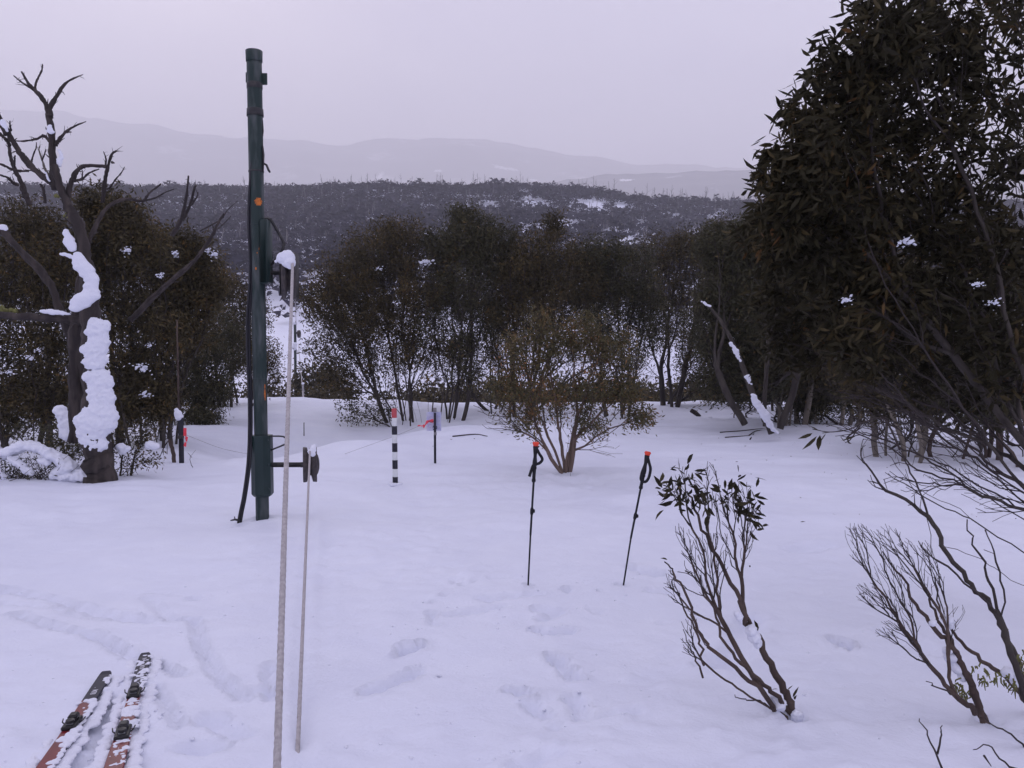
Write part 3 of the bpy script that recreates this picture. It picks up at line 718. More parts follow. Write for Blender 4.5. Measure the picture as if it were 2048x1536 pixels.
make_tree('snow_gum', 'snow gum on the far right, its stems standing just inside the right frame edge', 'tree', (1960, 925),
          [(1950, 560, 110, 90, 70), (1990, 700, 100, 80, 80), (2100, 600, 120, 100, 60), (1920, 780, 80, 40, 40), (2020, 800, 80, 40, 40)],
          stems=8, rb=.062, per=32, seed=15, spread=.8, bark='bark_brown', group=GR2, dens=2.5, lmat='leaf_green')
make_tree('leafy_shrub', 'tangle of low twiggy scrub around the feet of the right hand gum trunks', 'shrub', (1620, 846),
          [(1500, 790, 60, 40, 40, .6, 0), (1580, 800, 70, 50, 50, .6, 0), (1670, 800, 70, 50, 50, .4, 0), (1560, 750, 90, 40, 40, .6), (1660, 760, 90, 30, 36, .6), (1460, 770, 40, 30, 16, .6), (1600, 840, 70, 14, 20, 0, 0), (1700, 840, 60, 20, 24, 0, 0)],
          stems=22, rb=.03, rt=.006, per=30, dens=1.8, seed=61, spread=2.2)
make_tree('leafy_shrub', 'tangle of low twiggy scrub at the far right behind the black branches', 'shrub', (1860, 900),
          [(1780, 810, 70, 50, 50, .4, 0), (1880, 820, 80, 50, 50, .4, 0), (1980, 830, 80, 60, 50, .4, 0), (1840, 790, 110, 30, 40, .8), (1990, 790, 80, 30, 30, .8), (1800, 870, 60, 20, 20, 0, 0), (1930, 880, 70, 20, 20, 0, 0)],
          stems=22, rb=.03, rt=.005, per=26, dens=1.8, seed=62, spread=1.9)
make_tree('snow_gum', 'dim snow gum standing deepest in the right thicket', 'tree', (8.1, 24.0, 0),
          [(1500, 560, 90, 80, 90), (1560, 640, 90, 80, 90), (1440, 620, 60, 60, 40), (1560, 600, 80, 70, 60), (1660, 600, 90, 90, 60), (1600, 700, 110, 60, 60), (1780, 640, 90, 80, 60), (1500, 720, 60, 40, 30), (1400, 680, 60, 50, 24), (1680, 760, 90, 30, 24)],
          stems=14, rb=.06, per=34, seed=16, spread=1.4, group=GR2, dens=2.5, leaf=(.10, .03))

# left side
make_tree('snow_gum', 'dark leafy snow gum around the dead tree at the left frame edge', 'tree', (60, 890),
          [(50, 440, 70, 40, 50), (90, 490, 80, 60, 60), (30, 540, 80, 60, 60), (60, 640, 90, 70, 80), (20, 760, 70, 80, 60), (100, 720, 60, 60, 50), (-80, 550, 90, 120, 60), (110, 560, 60, 50, 40), (40, 810, 70, 40, 40), (110, 800, 50, 40, 26)],
          stems=8, rb=.07, per=32, seed=17, spread=.6, group=GR3, dens=2.1, leaf=(.09, .028), snow=[(78, 700, 6, -1), (60, 716, 8, -1), (20, 744, 6, -1)])
make_tree('snow_gum', 'dark leafy snow gum right behind the snow plastered trunk', 'tree', (290, 895),
          [(190, 400, 50, 25, 30), (240, 430, 60, 40, 60), (200, 480, 60, 50, 50), (270, 500, 70, 60, 60), (230, 600, 80, 60, 60), (290, 660, 80, 70, 60), (260, 760, 70, 60, 60), (150, 800, 50, 50, 26), (270, 820, 60, 36, 36), (310, 790, 50, 40, 30)],
          stems=8, rb=.07, per=32, seed=18, spread=.6, group=GR3, dens=2.1, snow=[(284, 736, 13, -1), (256, 500, 9, -.9), (320, 550, 7, -1), (350, 505, 6, -1), (290, 790, 10, -.6), (300, 690, 6, -1)])
make_tree('snow_gum', 'olive snow gum with rounded crown between the snowy trunk and the green tow pole', 'tree', (345, 880),
          [(340, 490, 60, 45, 60), (390, 500, 50, 35, 40), (360, 570, 80, 60, 70), (420, 560, 40, 50, 40), (330, 620, 60, 60, 50), (380, 650, 60, 50, 50), (310, 720, 60, 50, 50), (330, 800, 40, 40, 24)],
          stems=6, rb=.06, per=32, seed=19, spread=.5, group=GR3, dens=2.1, lmat='leaf_olive', snow=[(430, 508, 9, -.8), (415, 500, 6, -.8), (352, 512, 5, -.8)])
make_tree('snow_gum', 'green snow gum with drooping skirts of leaves just left of the hanging black hose', 'tree', (380, 835),
          [(400, 700, 50, 40, 60, -1), (380, 760, 55, 50, 60, -1), (430, 780, 45, 45, 40, -1), (400, 835, 45, 20, 34, -1.5), (440, 640, 50, 50, 40), (470, 700, 40, 50, 30), (350, 800, 40, 30, 24, -1)],
          stems=5, rb=.05, per=32, seed=20, spread=.5, group=GR3, dens=2.1, lmat='leaf_green', leaf=(.10, .030))
make_tree('snow_gum', 'shaded snow gum directly behind the green tow pole', 'tree', (470, 812),
          [(460, 600, 50, 60, 50), (500, 640, 50, 60, 50), (430, 790, 50, 24, 20), (520, 700, 45, 45, 40), (460, 700, 50, 50, 40), (540, 740, 30, 30, 20), (430, 560, 40, 50, 30)],
          stems=7, rb=.05, per=32, seed=21, spread=.6, group=GR3, dens=2.1, leaf=(.10, .03), snow=[(458, 762, 7, -.8), (447, 790, 6, -.8)])
make_tree('leafy_shrub', 'low leafy shrub at the foot of the snow plastered trunk, on its left', 'shrub', (120, 935),
          [(110, 870, 40, 20, 22), (140, 900, 35, 20, 18), (60, 860, 40, 20, 20), (170, 880, 20, 20, 10)], stems=5, rb=.02, rt=.003, per=18, seed=22, spread=.3, leaf=(.07, .02), lmat='leaf_green', cluster=.1)
make_tree('leafy_shrub', 'low leafy shrub right of the snow plastered trunk, before the taped stake', 'shrub', (250, 950),
          [(260, 880, 35, 30, 22), (290, 910, 35, 25, 18), (300, 860, 30, 20, 14), (240, 860, 20, 20, 10)], stems=6, rb=.02, rt=.003, per=18, seed=23, spread=.25, leaf=(.06, .02), lmat='leaf_olive', cluster=.1)

# shrubs beyond the lip and on the first slope across the valley
rsx = np.random.RandomState(77)
mid = [(-11.8, 52, 4.4, 2.3), (-15.5, 50, 5.0, 2.8), (-6.6, 50, 4.6, 2.6), (-4.0, 48, 5.0, 2.8), (-1.2, 50, 5.3, 3.2), (2.4, 49, 5.3, 3.2), (5.9, 50, 5.2, 3.2), (9.6, 51, 5.0, 3.0), (13.5, 52, 5.2, 3.2), (-21, 50, 5.2, 3.4), (17.5, 51, 5.2, 3.4), (22, 52, 5.4, 3.4),
       (-27, 52, 5.4, 3.4), (-13.9, 58, 5.6, 2.0), (-8.7, 47, 3.1, 1.7), (27, 52, 5.4, 3.4), (-33, 54, 5.2, 3.4), (7.8, 44, 4.2, 2.4), (0.6, 44, 4.0, 2.4), (-3.0, 43, 3.8, 2.2), (12.0, 45, 4.4, 2.6)]
mid_names = {0: 'round shrub below the snow lip behind the thick rope', 2: 'low dark shrub whose top shows over the lip right of the snow run'}
MIDL = 'dark gum thicket whose crown top shows just over the snow lip'
for i, (x, y, h, r) in enumerate(mid):
    rs = np.random.RandomState(100+i); z = Hs(x, y); D = y
    pr = CXP+x/y*FPX; yc = 700-(z+h*.62-1.65)/y*FPX; rp = r/y*FPX
    make_tree('gum_thicket', mid_names.get(i, MIDL), 'shrub', (x, y, 0), [(pr, yc, rp, h*.36/y*FPX, 42), (pr-rp*.4, yc-4, rp*.6, h*.3/y*FPX, 14), (pr+rp*.4, yc-3, rp*.6, h*.3/y*FPX, 14)],
              stems=4, rb=.06, rt=.012, per=30, dens=1.9, seed=100+i, spread=.5, seg=.4, leaf=(.30, .14), cluster=.5, lmat='leaf_olive', group=None if i in mid_names else 'gum thickets just below the snow lip')
slopeL = 'scattered snow gum on the white slope across the valley'
cnt = 0
while cnt < 32:
    y = 78+rsx.rand()*70; r = -.55+1.15*rsx.rand()
    if abs(r+.245) < .032: continue
    x = r*y; z = Hs(x, y); h = 2.6+1.8*rsx.rand(); w_ = h*(.4+.2*rsx.rand())
    pr = CXP+r*FPX; yc = 700-(z+h*.62-1.65)/y*FPX
    make_tree('slope_gum', slopeL, 'tree', (x, y, 0), [(pr, yc, w_/y*FPX, h*.33/y*FPX, 26)], stems=4, rb=.07, rt=.02, per=26, seed=200+cnt, spread=.4, seg=.5,
              leaf=(.30, .13), cluster=.5, group='snow gums dotted over the opposite snow slope')
    cnt += 1

# ------------------------------------------------------------------ dead gum with snow plastered trunk
def dead_tree():
    D = 11.4; B = G(205, 962); D = B[1]
    root = thing('dead_gum', B, 'dead snow gum with twisted bare limbs and a trunk plastered with snow, left side', 'tree')
    rs = np.random.RandomState(3)
    def limb(pts, r0, r1, name='limb', dd0=0., dd1=0., k=9, par=root, m='dead_wood'):
        n = len(pts); w3 = [P(a, b, D+dd0+(dd1-dd0)*i/(n-1)) for i, (a, b) in enumerate(pts)]
        s = smooth_path(w3, 6); t = np.linspace(0, 1, len(s)); rad = (r1*(.8 if name == 'limb' else 1)+(r0*(.8 if name == 'limb' else 1)-r1*(.8 if name == 'limb' else 1))*(1-t)**(1.0 if name == 'limb' else 1.35))*D/FPX
        rad = rad*(1+.10*np.sin(t*23+rs.rand()*6)+.06*rs.normal(size=len(t)))
        s = s+rs.normal(size=s.shape)*rad[:, None]*.10
        mb = MB(); mb.tube(s, rad, k, jit=.10, rs=rs)
        for q in range(int(len(s)*.28)):                # snapped-off spurs
            i = rs.randint(2, len(s)-1); v = rs.normal(size=3); v[1] *= .5; v /= np.linalg.norm(v); T = s[i]-s[i-1]; T /= np.linalg.norm(T)+1e-9
            v = v+T*.8; L = (3+7*rs.rand())*D/FPX; rr = min(rad[i]*.35, .012)
            mb.tube([s[i], s[i]+v*(L*.5+rad[i]), s[i]+v*(L+rad[i])+rs.normal(size=3)*.01], [rr, rr*.7, rr*.3], 4)
        return mb.build(name, M[m], par)
    limb([(202, 975), (200, 930), (192, 880), (190, 800), (188, 720), (182, 640), (176, 560), (168, 500), (155, 450), (135, 408), (118, 370), (108, 330)], 33, 6, 'trunk', 0, -.1, 12)
    limb([(150, 880), (152, 780), (150, 690), (155, 620), (165, 560), (170, 520)], 15, 9, 'trunk', .5, .1, 10)
    limb([(112, 380), (107, 330), (104, 280), (98, 235), (90, 205), (72, 183), (56, 165), (43, 143)], 11, 2)
    limb([(72, 183), (55, 172), (40, 162), (27, 151)], 3, 1.2)
    limb([(69, 180), (74, 160), (83, 142), (85, 128)], 3, 1.5)
    limb([(75, 185), (88, 200), (95, 212)], 3, 2)
    limb([(100, 235), (101, 215), (112, 195), (128, 170), (145, 158), (166, 149)], 7, 1)
    limb([(102, 215), (108, 208), (112, 202)], 3, 1.2)
    limb([(110, 290), (118, 280), (130, 265), (150, 252), (172, 243)], 5.5, 1.2)
    limb([(128, 265), (138, 264), (143, 264)], 3, 1)
    limb([(100, 284), (88, 272), (72, 278), (50, 282), (30, 282)], 4, 1.6)
    limb([(125, 378), (105, 365), (85, 352), (60, 330), (40, 305), (24, 280), (12, 258), (-6, 225), (-20, 200)], 9, 5)
    limb([(12, 270), (2, 250), (-2, 232), (-6, 210)], 5, 2, dd0=-.1)
    limb([(22, 262), (20, 250), (20, 242)], 3, 1.2)
    limb([(-20, 260), (0, 268), (12, 280), (20, 292)], 4, 4)
    limb([(112, 365), (100, 352), (90, 338), (84, 320), (78, 300), (80, 292)], 3.5, 1.2, m='bark_pale')
    limb([(84, 322), (90, 305), (92, 298)], 2, 1)
    limb([(62, 330), (65, 315), (72, 296), (73, 285)], 2.4, 1, dd0=.2)
    limb([(50, 395), (45, 370), (30, 340), (22, 318), (18, 296), (17, 270)], 7, 2.5, dd0=.5, dd1=.4)
    limb([(60, 410), (52, 390), (44, 372)], 7, 5, dd0=.5, dd1=.4)
    limb([(58, 342), (40, 342), (22, 338), (10, 332), (-10, 324)], 3, 3, dd0=.3)
    limb([(36, 370), (25, 365), (15, 355), (0, 350), (-12, 348)], 4.5, 1.5, dd0=.4)
    limb([(28, 335), (29, 322), (30, 312)], 3.4, 1.8, dd0=.4)
    limb([(90, 405), (88, 385), (84, 372), (80, 368)], 4.5, 2, dd0=.3)
    limb([(86, 380), (90, 370)], 2.5, 1, dd0=.3)
    limb([(135, 400), (138, 378), (148, 352), (160, 336), (175, 331), (210, 333)], 7, 4)
    limb([(148, 362), (165, 357), (180, 345), (198, 338)], 3.5, 1.5)
    limb([(163, 362), (165, 350), (164, 340)], 2, 1.2)
    limb([(205, 405), (208, 375), (213, 345), (218, 325), (224, 308), (232, 302)], 6, 2, dd0=.3, dd1=.1)
    limb([(210, 335), (212, 318), (207, 303)], 3, 1, dd0=.2)
    limb([(224, 325), (229, 326)], 3, 1, dd0=.2)
    limb([(218, 378), (232, 358), (243, 345), (249, 334)], 2.4, 1, dd0=.3)
    limb([(140, 640), (100, 636), (60, 634), (0, 630), (-60, 626)], 10, 8, 'limb', 0, -.3)
    limb([(180, 632), (160, 640), (130, 636)], 12, 9)
    limb([(172, 500), (190, 455), (215, 415), (250, 398), (285, 402), (300, 385), (322, 368)], 6, 2, dd0=0, dd1=.6)
    limb([(285, 402), (310, 396), (330, 385), (348, 378)], 3, 1, dd0=.5)
    limb([(262, 640), (300, 600), (345, 560), (390, 520), (420, 478), (440, 440), (448, 428)], 8, 2, dd0=.6)
    limb([(428, 470), (426, 455), (425, 448)], 2, 1, dd0=.6); limb([(436, 458), (450, 445), (462, 432)], 1.8, .8, dd0=.6)
    limb([(345, 470), (362, 440), (370, 410), (374, 385), (377, 352)], 6, 2, dd0=.8)
    limb([(366, 440), (380, 410), (389, 375), (392, 372)], 4.5, 2, dd0=.8); limb([(382, 410), (393, 395), (396, 385)], 3, 1.5, dd0=.8)
    limb([(400, 462), (440, 440), (455, 420), (475, 402)], 2, .7, dd0=.8)
    limb([(175, 780), (150, 700), (120, 620), (95, 560), (40, 500), (0, 460), (-40, 440)], 12, 7, dd0=.4, dd1=.2)
    # snow plastered on the camera side
    f = D/FPX
    def sn(spec, name='snow_plaster', vox=.015, disp=.05, seed=0, dd=-.16, ns=.045):
        bl = []
        sp = np.array(spec, float); t = np.arange(len(sp)); tt = np.linspace(0, len(sp)-1, (len(sp)-1)*7+1)
        sp2 = np.stack([np.interp(tt, t, sp[:, q]) for q in range(3)], 1); r2 = np.random.RandomState(seed)
        for a, b, r in sp2:
            c = P(a+r2.normal()*r*.16, b+r2.normal()*r*.1, D+dd); bl.append((c, np.array([r*f, r*f*.42, r*f*.55])*(.84+.24*r2.rand())))
        lump(name, bl, root, voxel=vox, disp=disp, nsize=ns, seed=seed)
    sn([(186, 900, 16), (192, 890, 22), (180, 868, 28), (190, 850, 38), (196, 832, 34), (202, 800, 27), (200, 770, 27), (196, 745, 24)], seed=1)
    sn([(192, 730, 23), (192, 710, 23), (193, 685, 24), (195, 665, 24), (196, 650, 20), (186, 640, 10)], seed=2)
    sn([(150, 620, 9), (158, 610, 19), (172, 600, 24), (182, 585, 17), (184, 565, 14), (178, 548, 16), (165, 535, 17), (158, 522, 14), (155, 508, 9)], seed=3, disp=.02, ns=.25)
    sn([(144, 498, 9), (140, 486, 12), (133, 470, 9), (131, 461, 6)], seed=4, disp=.015, ns=.25)
    sn([(122, 508, 5), (130, 509, 7), (146, 514, 6)], seed=5, disp=.015, vox=.012)
    sn([(84, 622, 6), (95, 623, 9), (115, 625, 9), (138, 628, 5)], seed=6, disp=.015, dd=-.12, ns=.25)
    sn([(98, 252, 5), (102, 265, 7), (99, 258, 6)], seed=7, disp=.012, vox=.01, dd=-.07)
    sn([(5, 240, 5), (8, 252, 7), (12, 262, 6)], seed=8, disp=.012, vox=.01, dd=-.08)
    sn([(118, 300, 4), (122, 315, 5), (118, 325, 6), (120, 332, 5)], seed=9, disp=.03, vox=.01, dd=-.05)
    sn([(-10, 452, 8), (4, 454, 9), (14, 458, 5)], seed=10, disp=.012, dd=-.1)
    sn([(98, 362, 3), (92, 345, 3)], seed=11, disp=.01, vox=.008, dd=-.06)
    mb = MB(); iv, it = ico(1)
    for (a, b, r) in [(112, 392, 6), (134, 412, 5), (10, 620, 10), (25, 621, 9), (134, 430, 4)]:
        for q in range(4): mb.add(iv*(r*f*.6)*(.7+.5*rs.rand(len(iv), 1))+P(a+rs.normal()*3, b+rs.normal()*2, D-.12), None, it)
    mb.build('lichen', M['lichen'], root)['kind'] = 'stuff'
dead_tree()

# snow laden shrub at bottom left and snow heaps
def left_heaps():
    B = G(60, 955); D = B[1]; f = D/FPX; rs = np.random.RandomState(2)
    root = thing('snow_laden_shrub', B, 'low shrub bowed under thick snow at the lower left edge', 'shrub')
    mb = MB()
    for q in range(70):
        a = rs.rand()*150-20; p0 = G(a, 955+5*rs.rand()); p0[2] -= .05; p2 = P(a+rs.normal()*45, 905+40*rs.rand(), D+rs.normal()*.15); m1 = (p0+p2)/2+rs.normal(size=3)*.05
        mb.tube(smooth_path([p0, m1, p2], 4), np.linspace(.006, .002, 9), 4, cap=False)
    mb.build('branches', M['twig'], root)['kind'] = 'stuff'
    n = 700; pos = np.array([P(rs.rand()*130-10, 915+rs.rand()*45, D+rs.normal()*.12) for _ in range(n)])
    V, Q, T, k = leaf_geo(pos, rs.normal(size=(n, 3)), .06*(.6+.6*rs.rand(n)), .018*np.ones(n), rs)
    tag(obj('foliage', V, Q, T, M['leaf_green'], root, smooth=False, tone=np.repeat(rs.rand(n)*.6, k)), kind='stuff')
    def sn(spec, seed, dd=-.1, name='snow_pad', disp=.075):
        bl = []; sp = np.array(spec, float); t = np.arange(len(sp)); tt = np.linspace(0, len(sp)-1, (len(sp)-1)*3+1)
        for v in tt:
            a, b, r = [np.interp(v, t, sp[:, q]) for q in range(3)]; bl.append((P(a, b, D+dd), np.array([r*f, r*f*1.1, r*f*.8])))
        lump(name, bl, root, voxel=.016, disp=disp, nsize=.075, seed=seed)
    sn([(-20, 915, 14), (15, 905, 14), (45, 892, 14), (70, 893, 12), (95, 905, 13), (125, 922, 15), (140, 935, 17), (120, 945, 16)], 1)
    sn([(20, 916, 6), (36, 926, 9), (52, 938, 9), (62, 946, 7)], 2, -.18)
    sn([(82, 920, 7), (96, 926, 8)], 3, -.16)
    sn([(110, 950, 12), (135, 952, 16), (165, 950, 18), (185, 955, 14), (172, 942, 13)], 4, -.1)
    sn([(0, 945, 9), (12, 955, 8), (-10, 935, 10)], 5, -.1)
    sn([(240, 893, 9), (252, 898, 8), (242, 905, 6)], 6, 0)
    sn([(300, 890, 11), (312, 893, 8)], 7, .2)
    sn([(120, 820, 14), (132, 845, 16), (135, 870, 18)], 8, 1.4)
left_heaps()

# ------------------------------------------------------------------ foreground shrubs
def leaf_objs(root, specs, D, m='leaf_near', seed=0):
    rs = np.random.RandomState(seed); org = np.array(parent_origin(root))
    Vl, Ql, Tl, kk = leaf_geo(np.zeros((1, 3)), np.array([[0, 0, 1.]]), np.array([1.]), np.array([.36]), rs, True)
    me = mesh_np('leaf', Vl, None, Tl, M[m], tone=np.full(9, .55))
    for (a, b, c, d_, dd) in specs:        # base pixel -> tip pixel
        p0 = P(a, b, D+dd); p1 = P(c, d_, D+dd+rs.normal()*.01); v = p1-p0; L = np.linalg.norm(v)
        o = link('leaf', me, root); o.location = p0-org
        q = Vector(v).to_track_quat('Z', 'Y')
        o.rotation_euler = (q @ Matrix.Rotation(rs.rand()*.9-.45, 3, 'Z').to_quaternion()).to_euler(); o.scale = (L, L, L)

B1 = G(1588, 1434); d1 = B1[1]
r1, S1 = make_tree('gum_sapling', 'leaning gum sapling in the right foreground with leaf tufts only at its top', 'shrub', (1588, 1434),
    [(1345, 975, 26, 14, 7), (1370, 945, 18, 18, 5), (1410, 985, 30, 26, 7), (1420, 940, 14, 22, 6, 0, 0), (1475, 975, 30, 20, 7), (1510, 1015, 22, 14, 6), (1440, 1010, 40, 20, 10, 0, 0), (1370, 1060, 22, 25, 7, 0, 0),
     (1490, 1110, 12, 20, 3, 0, 0), (1345, 1170, 20, 35, 14, 0, 0), (1390, 1110, 30, 55, 26, 0, 0), (1375, 1290, 20, 25, 8, 0, 0), (1440, 1090, 34, 60, 26, 0, 0), (1495, 1060, 18, 40, 14, 0, 0), (1420, 1180, 25, 40, 12, 0, 0), (1460, 1010, 50, 30, 16, 0, 0), (1380, 1240, 20, 30, 8, 0, 0)],
    rb=.013, rt=.0012, thick=.0040, leaf=(.060, .017), per=2, seed=31, seg=.035, lmat='leaf_near', bark='bark_brown', fine=True, k_thick=8, cluster=.06, bf=.86, ang=.3, leafobjs=300, low=.10, wig=.035, dens=2.9, pathr=[(.021, .004), (.013, .003), (.012, .003), (.007, .002), (.006, .002), (.007, .002)], paired=True,
    paths=[[(1590, 1436, d1), (1575, 1390, d1), (1548, 1340, d1), (1515, 1275, d1), (1490, 1240, d1), (1470, 1180, d1), (1425, 1100, d1+.05), (1395, 1030, d1+.05), (1372, 980, d1)],
           [(1588, 1438, d1), (1545, 1385, d1-.05), (1500, 1345, d1-.08), (1455, 1290, d1-.1), (1425, 1220, d1-.1), (1395, 1150, d1-.1)],
           [(1560, 1436, d1), (1515, 1375, d1-.1), (1440, 1310, d1-.1), (1402, 1270, d1-.1), (1375, 1200, d1-.1), (1350, 1150, d1-.1), (1335, 1125, d1-.1)],
           [(1408, 1320, d1+.55), (1395, 1270, d1+.5), (1372, 1220, d1+.5), (1348, 1170, d1+.5), (1340, 1140, d1+.5)],
           [(1406, 1345, d1+.45), (1385, 1310, d1+.45), (1365, 1260, d1+.45)],
           [(1575, 1440, d1-.02), (1540, 1412, d1-.05), (1505, 1400, d1-.1), (1465, 1392, d1-.1)]])
for (a, b, c, e) in [(1500, 1250, 1492, 1150), (1490, 1200, 1460, 1080)]: pass
leaf_objs(r1, [(1335, 1120, 1322, 1114, -.1), (1382, 1135, 1386, 1125, 0), (1500, 1135, 1502, 1128, 0), (1508, 1240, 1518, 1262, -.02), (1512, 1255, 1508, 1268, -.02), (1556, 1378, 1542, 1376, -.02), (1585, 1395, 1590, 1372, -.03), (1590, 1400, 1592, 1386, -.03), (1575, 1380, 1582, 1368, -.03),
                (1340, 990, 1315, 983, 0), (1345, 965, 1318, 963, 0), (1350, 975, 1365, 1000, 0), (1400, 985, 1425, 992, 0), (1380, 960, 1390, 950, 0), (1480, 980, 1455, 990, 0), (1490, 970, 1508, 968, 0), (1510, 1025, 1532, 1026, 0), (1500, 1022, 1490, 1018, 0), (1505, 1020, 1498, 1036, 0)], d1, seed=4)
f1 = d1/FPX
lump('snow_clump', [(P(1503, 1262, d1-.03), .03), (P(1510, 1275, d1-.03), .032), (P(1515, 1286, d1-.03), .024)], r1, voxel=.005, disp=.026, nsize=.025, seed=5)
lump('snow_clump', [(P(1474, 1228, d1-.03), .018), (P(1478, 1235, d1-.03), .018)], r1, voxel=.005, disp=.008, nsize=.04, seed=6)
lump('snow_clump', [(P(1560, 1410, d1-.02), .03), (P(1545, 1395, d1-.0), .022), (P(1594, 1432, d1-.04), .03)], r1, voxel=.005, disp=.026, nsize=.025, seed=7)

B2 = G(1972, 1442); d2 = B2[1]
r2, S2 = make_tree('dead_shrub', 'leafless windswept shrub with dense fine twigs bending left, lower right', 'shrub', (1972, 1442),
    [(1715, 1065, 26, 22, 30, .1, 0), (1770, 1080, 36, 35, 36, .1, 0), (1830, 1100, 36, 28, 32, .1, 0), (1735, 1185, 26, 25, 34, -.05, 0), (1790, 1200, 34, 32, 34, -.05, 0), (1860, 1150, 26, 40, 24, 0, 0), (1770, 1140, 50, 40, 24, 0, 0), (1800, 1250, 40, 20, 22, -.05, 0), (1720, 1110, 22, 22, 12, .05, 0), (1770, 1265, 20, 14, 12, -.1, 0), (1905, 1230, 30, 30, 10, 0, 0), (1840, 1310, 20, 8, 4, -.1, 0)],
    rb=.013, rt=.0010, thick=.0040, per=0, seed=33, seg=.035, bf=.86, fine=True, k_thick=8, bark='bark_brown', low=.10, wig=.035, ang=.3, dens=2.0, pathr=[(.021, .003), (.014, .003), (.014, .003), (.007, .002)], paired=True,
    paths=[[(1975, 1446, d2), (1950, 1400, d2), (1925, 1330, d2), (1890, 1280, d2), (1850, 1235, d2), (1810, 1165, d2+.05), (1770, 1110, d2+.1)],
           [(1968, 1444, d2), (1935, 1350, d2+.02), (1905, 1290, d2+.05), (1880, 1245, d2+.05), (1860, 1200, d2+.05), (1830, 1140, d2+.1)],
           [(2065, 1420, d2+.15), (2020, 1365, d2+.15), (1960, 1320, d2+.12), (1915, 1275, d2+.1), (1880, 1225, d2+.1), (1870, 1150, d2+.1)],
           [(1950, 1415, d2-.03), (1915, 1395, d2-.08), (1885, 1380, d2-.12), (1850, 1360, d2-.15)]])
mbm = MB(); rs_ = np.random.RandomState(4)
for (a, b) in [(1912, 1368), (1925, 1375), (1955, 1340), (1965, 1355), (1990, 1352), (2010, 1360), (1930, 1390), (2040, 1310), (2046, 1330), (2030, 1370)]:
    for q in range(9):
        p0 = P(a+rs_.normal()*6, b+rs_.normal()*8, d2-.01+rs_.normal()*.02); p1 = p0+rs_.normal(size=3)*.012+np.array([0, 0, -.025])
        mbm.tube([p0, (p0+p1)/2+rs_.normal(size=3)*.005, p1], [.0045, .004, .0015], 4)
mbm.build('lichen', M['lichen'], r2)['kind'] = 'stuff'
lump('snow_clump', [(P(1900, 1315, d2+.02), .03), (P(1915, 1335, d2+.02), .03), (P(1925, 1350, d2+.02), .026), (P(1895, 1300, d2), .02)], r2, voxel=.005, disp=.026, nsize=.03, seed=8)
lump('snow_clump', [(P(1895, 1240, d2), .026), (P(1900, 1250, d2), .022)], r2, voxel=.005, disp=.022, nsize=.03, seed=9)
lump('snow_clump', [(P(2015, 1345, d2+.12), .03), (P(2032, 1362, d2+.12), .028), (P(1865, 1245, d2-.02), .016)], r2, voxel=.005, disp=.022, nsize=.03, seed=10)

Bs = G(2090, 1470); ds = Bs[1]
make_tree('bare_sapling', 'tall thin leafless sapling rising from the right edge across the snow', 'shrub', (2090, 1470),
    [(1720, 900, 20, 30, 5, .3, 0), (1760, 960, 25, 30, 5, .3, 0), (1840, 1000, 25, 30, 5, .2, 0), (1980, 1080, 20, 30, 4, 0, 0), (1850, 1090, 15, 30, 4, .1, 0)],
    rb=.015, rt=.0018, thick=.006, per=0, seed=35, seg=.05, dens=1.6, bf=.7, ang=.3, pathr=[(.015, .003), (.011, .003)], fine=True, k_thick=7, low=.3, wig=.05, paired=True,
    paths=[[(2090, 1470, ds), (2050, 1390, ds), (2015, 1290, ds), (1990, 1225, ds), (1945, 1170, ds+.1), (1900, 1110, ds+.15), (1865, 1050, ds+.2), (1830, 960, ds+.25), (1800, 900, ds+.3)],
           [(2070, 1440, ds+.2), (2035, 1320, ds+.2), (2000, 1230, ds+.2), (1975, 1150, ds+.2), (1950, 1090, ds+.2), (1930, 1040, ds+.2)]])
for k_, (pl, lb) in enumerate([([[(1885, 1545), (1868, 1500), (1850, 1460), (1838, 1437)], [(1872, 1510), (1882, 1470), (1880, 1450)]], 'thin forked bare twig poking from the snow at the bottom edge, right of centre'),
                     ([[(2055, 1550), (2010, 1525), (1975, 1490), (1948, 1502)], [(1965, 1510), (1985, 1530)]], 'dark broken twig at the bottom right corner'),
                     ([[(2050, 1492), (2015, 1465), (1980, 1445), (1968, 1425)]], 'long low twig lying on the snow under the windswept shrub'),
                     ([[(385, 935), (380, 915), (392, 900)], [(383, 915), (376, 905)]], 'small dead twig in the snow right of the taped stake')]):
    b0 = G(min(pl[0][0][0], 2047), min(pl[0][0][1], 1535)); dd = b0[1]-.03
    mb = MB()
    for p_ in pl:
        s = smooth_path([P(a, b, dd) for a, b in p_], 4); s = s+np.random.RandomState(k_).normal(size=s.shape)*.003; mb.tube(s, np.linspace(.005, .0018, len(s)), 5)
    o = mb.build('bare_twig', M['twig']); tag(o, lb, 'twig')
# foot of stick near the gully
o = MB().tube([G(608, 872)-np.array([0, 0, .05]), P(608, 845, G(608, 872)[1])], [.014, .010], 6).build('snow_stake', M['twig']); tag(o, 'thin dark stick standing in the hollow of the tow track', 'stick')

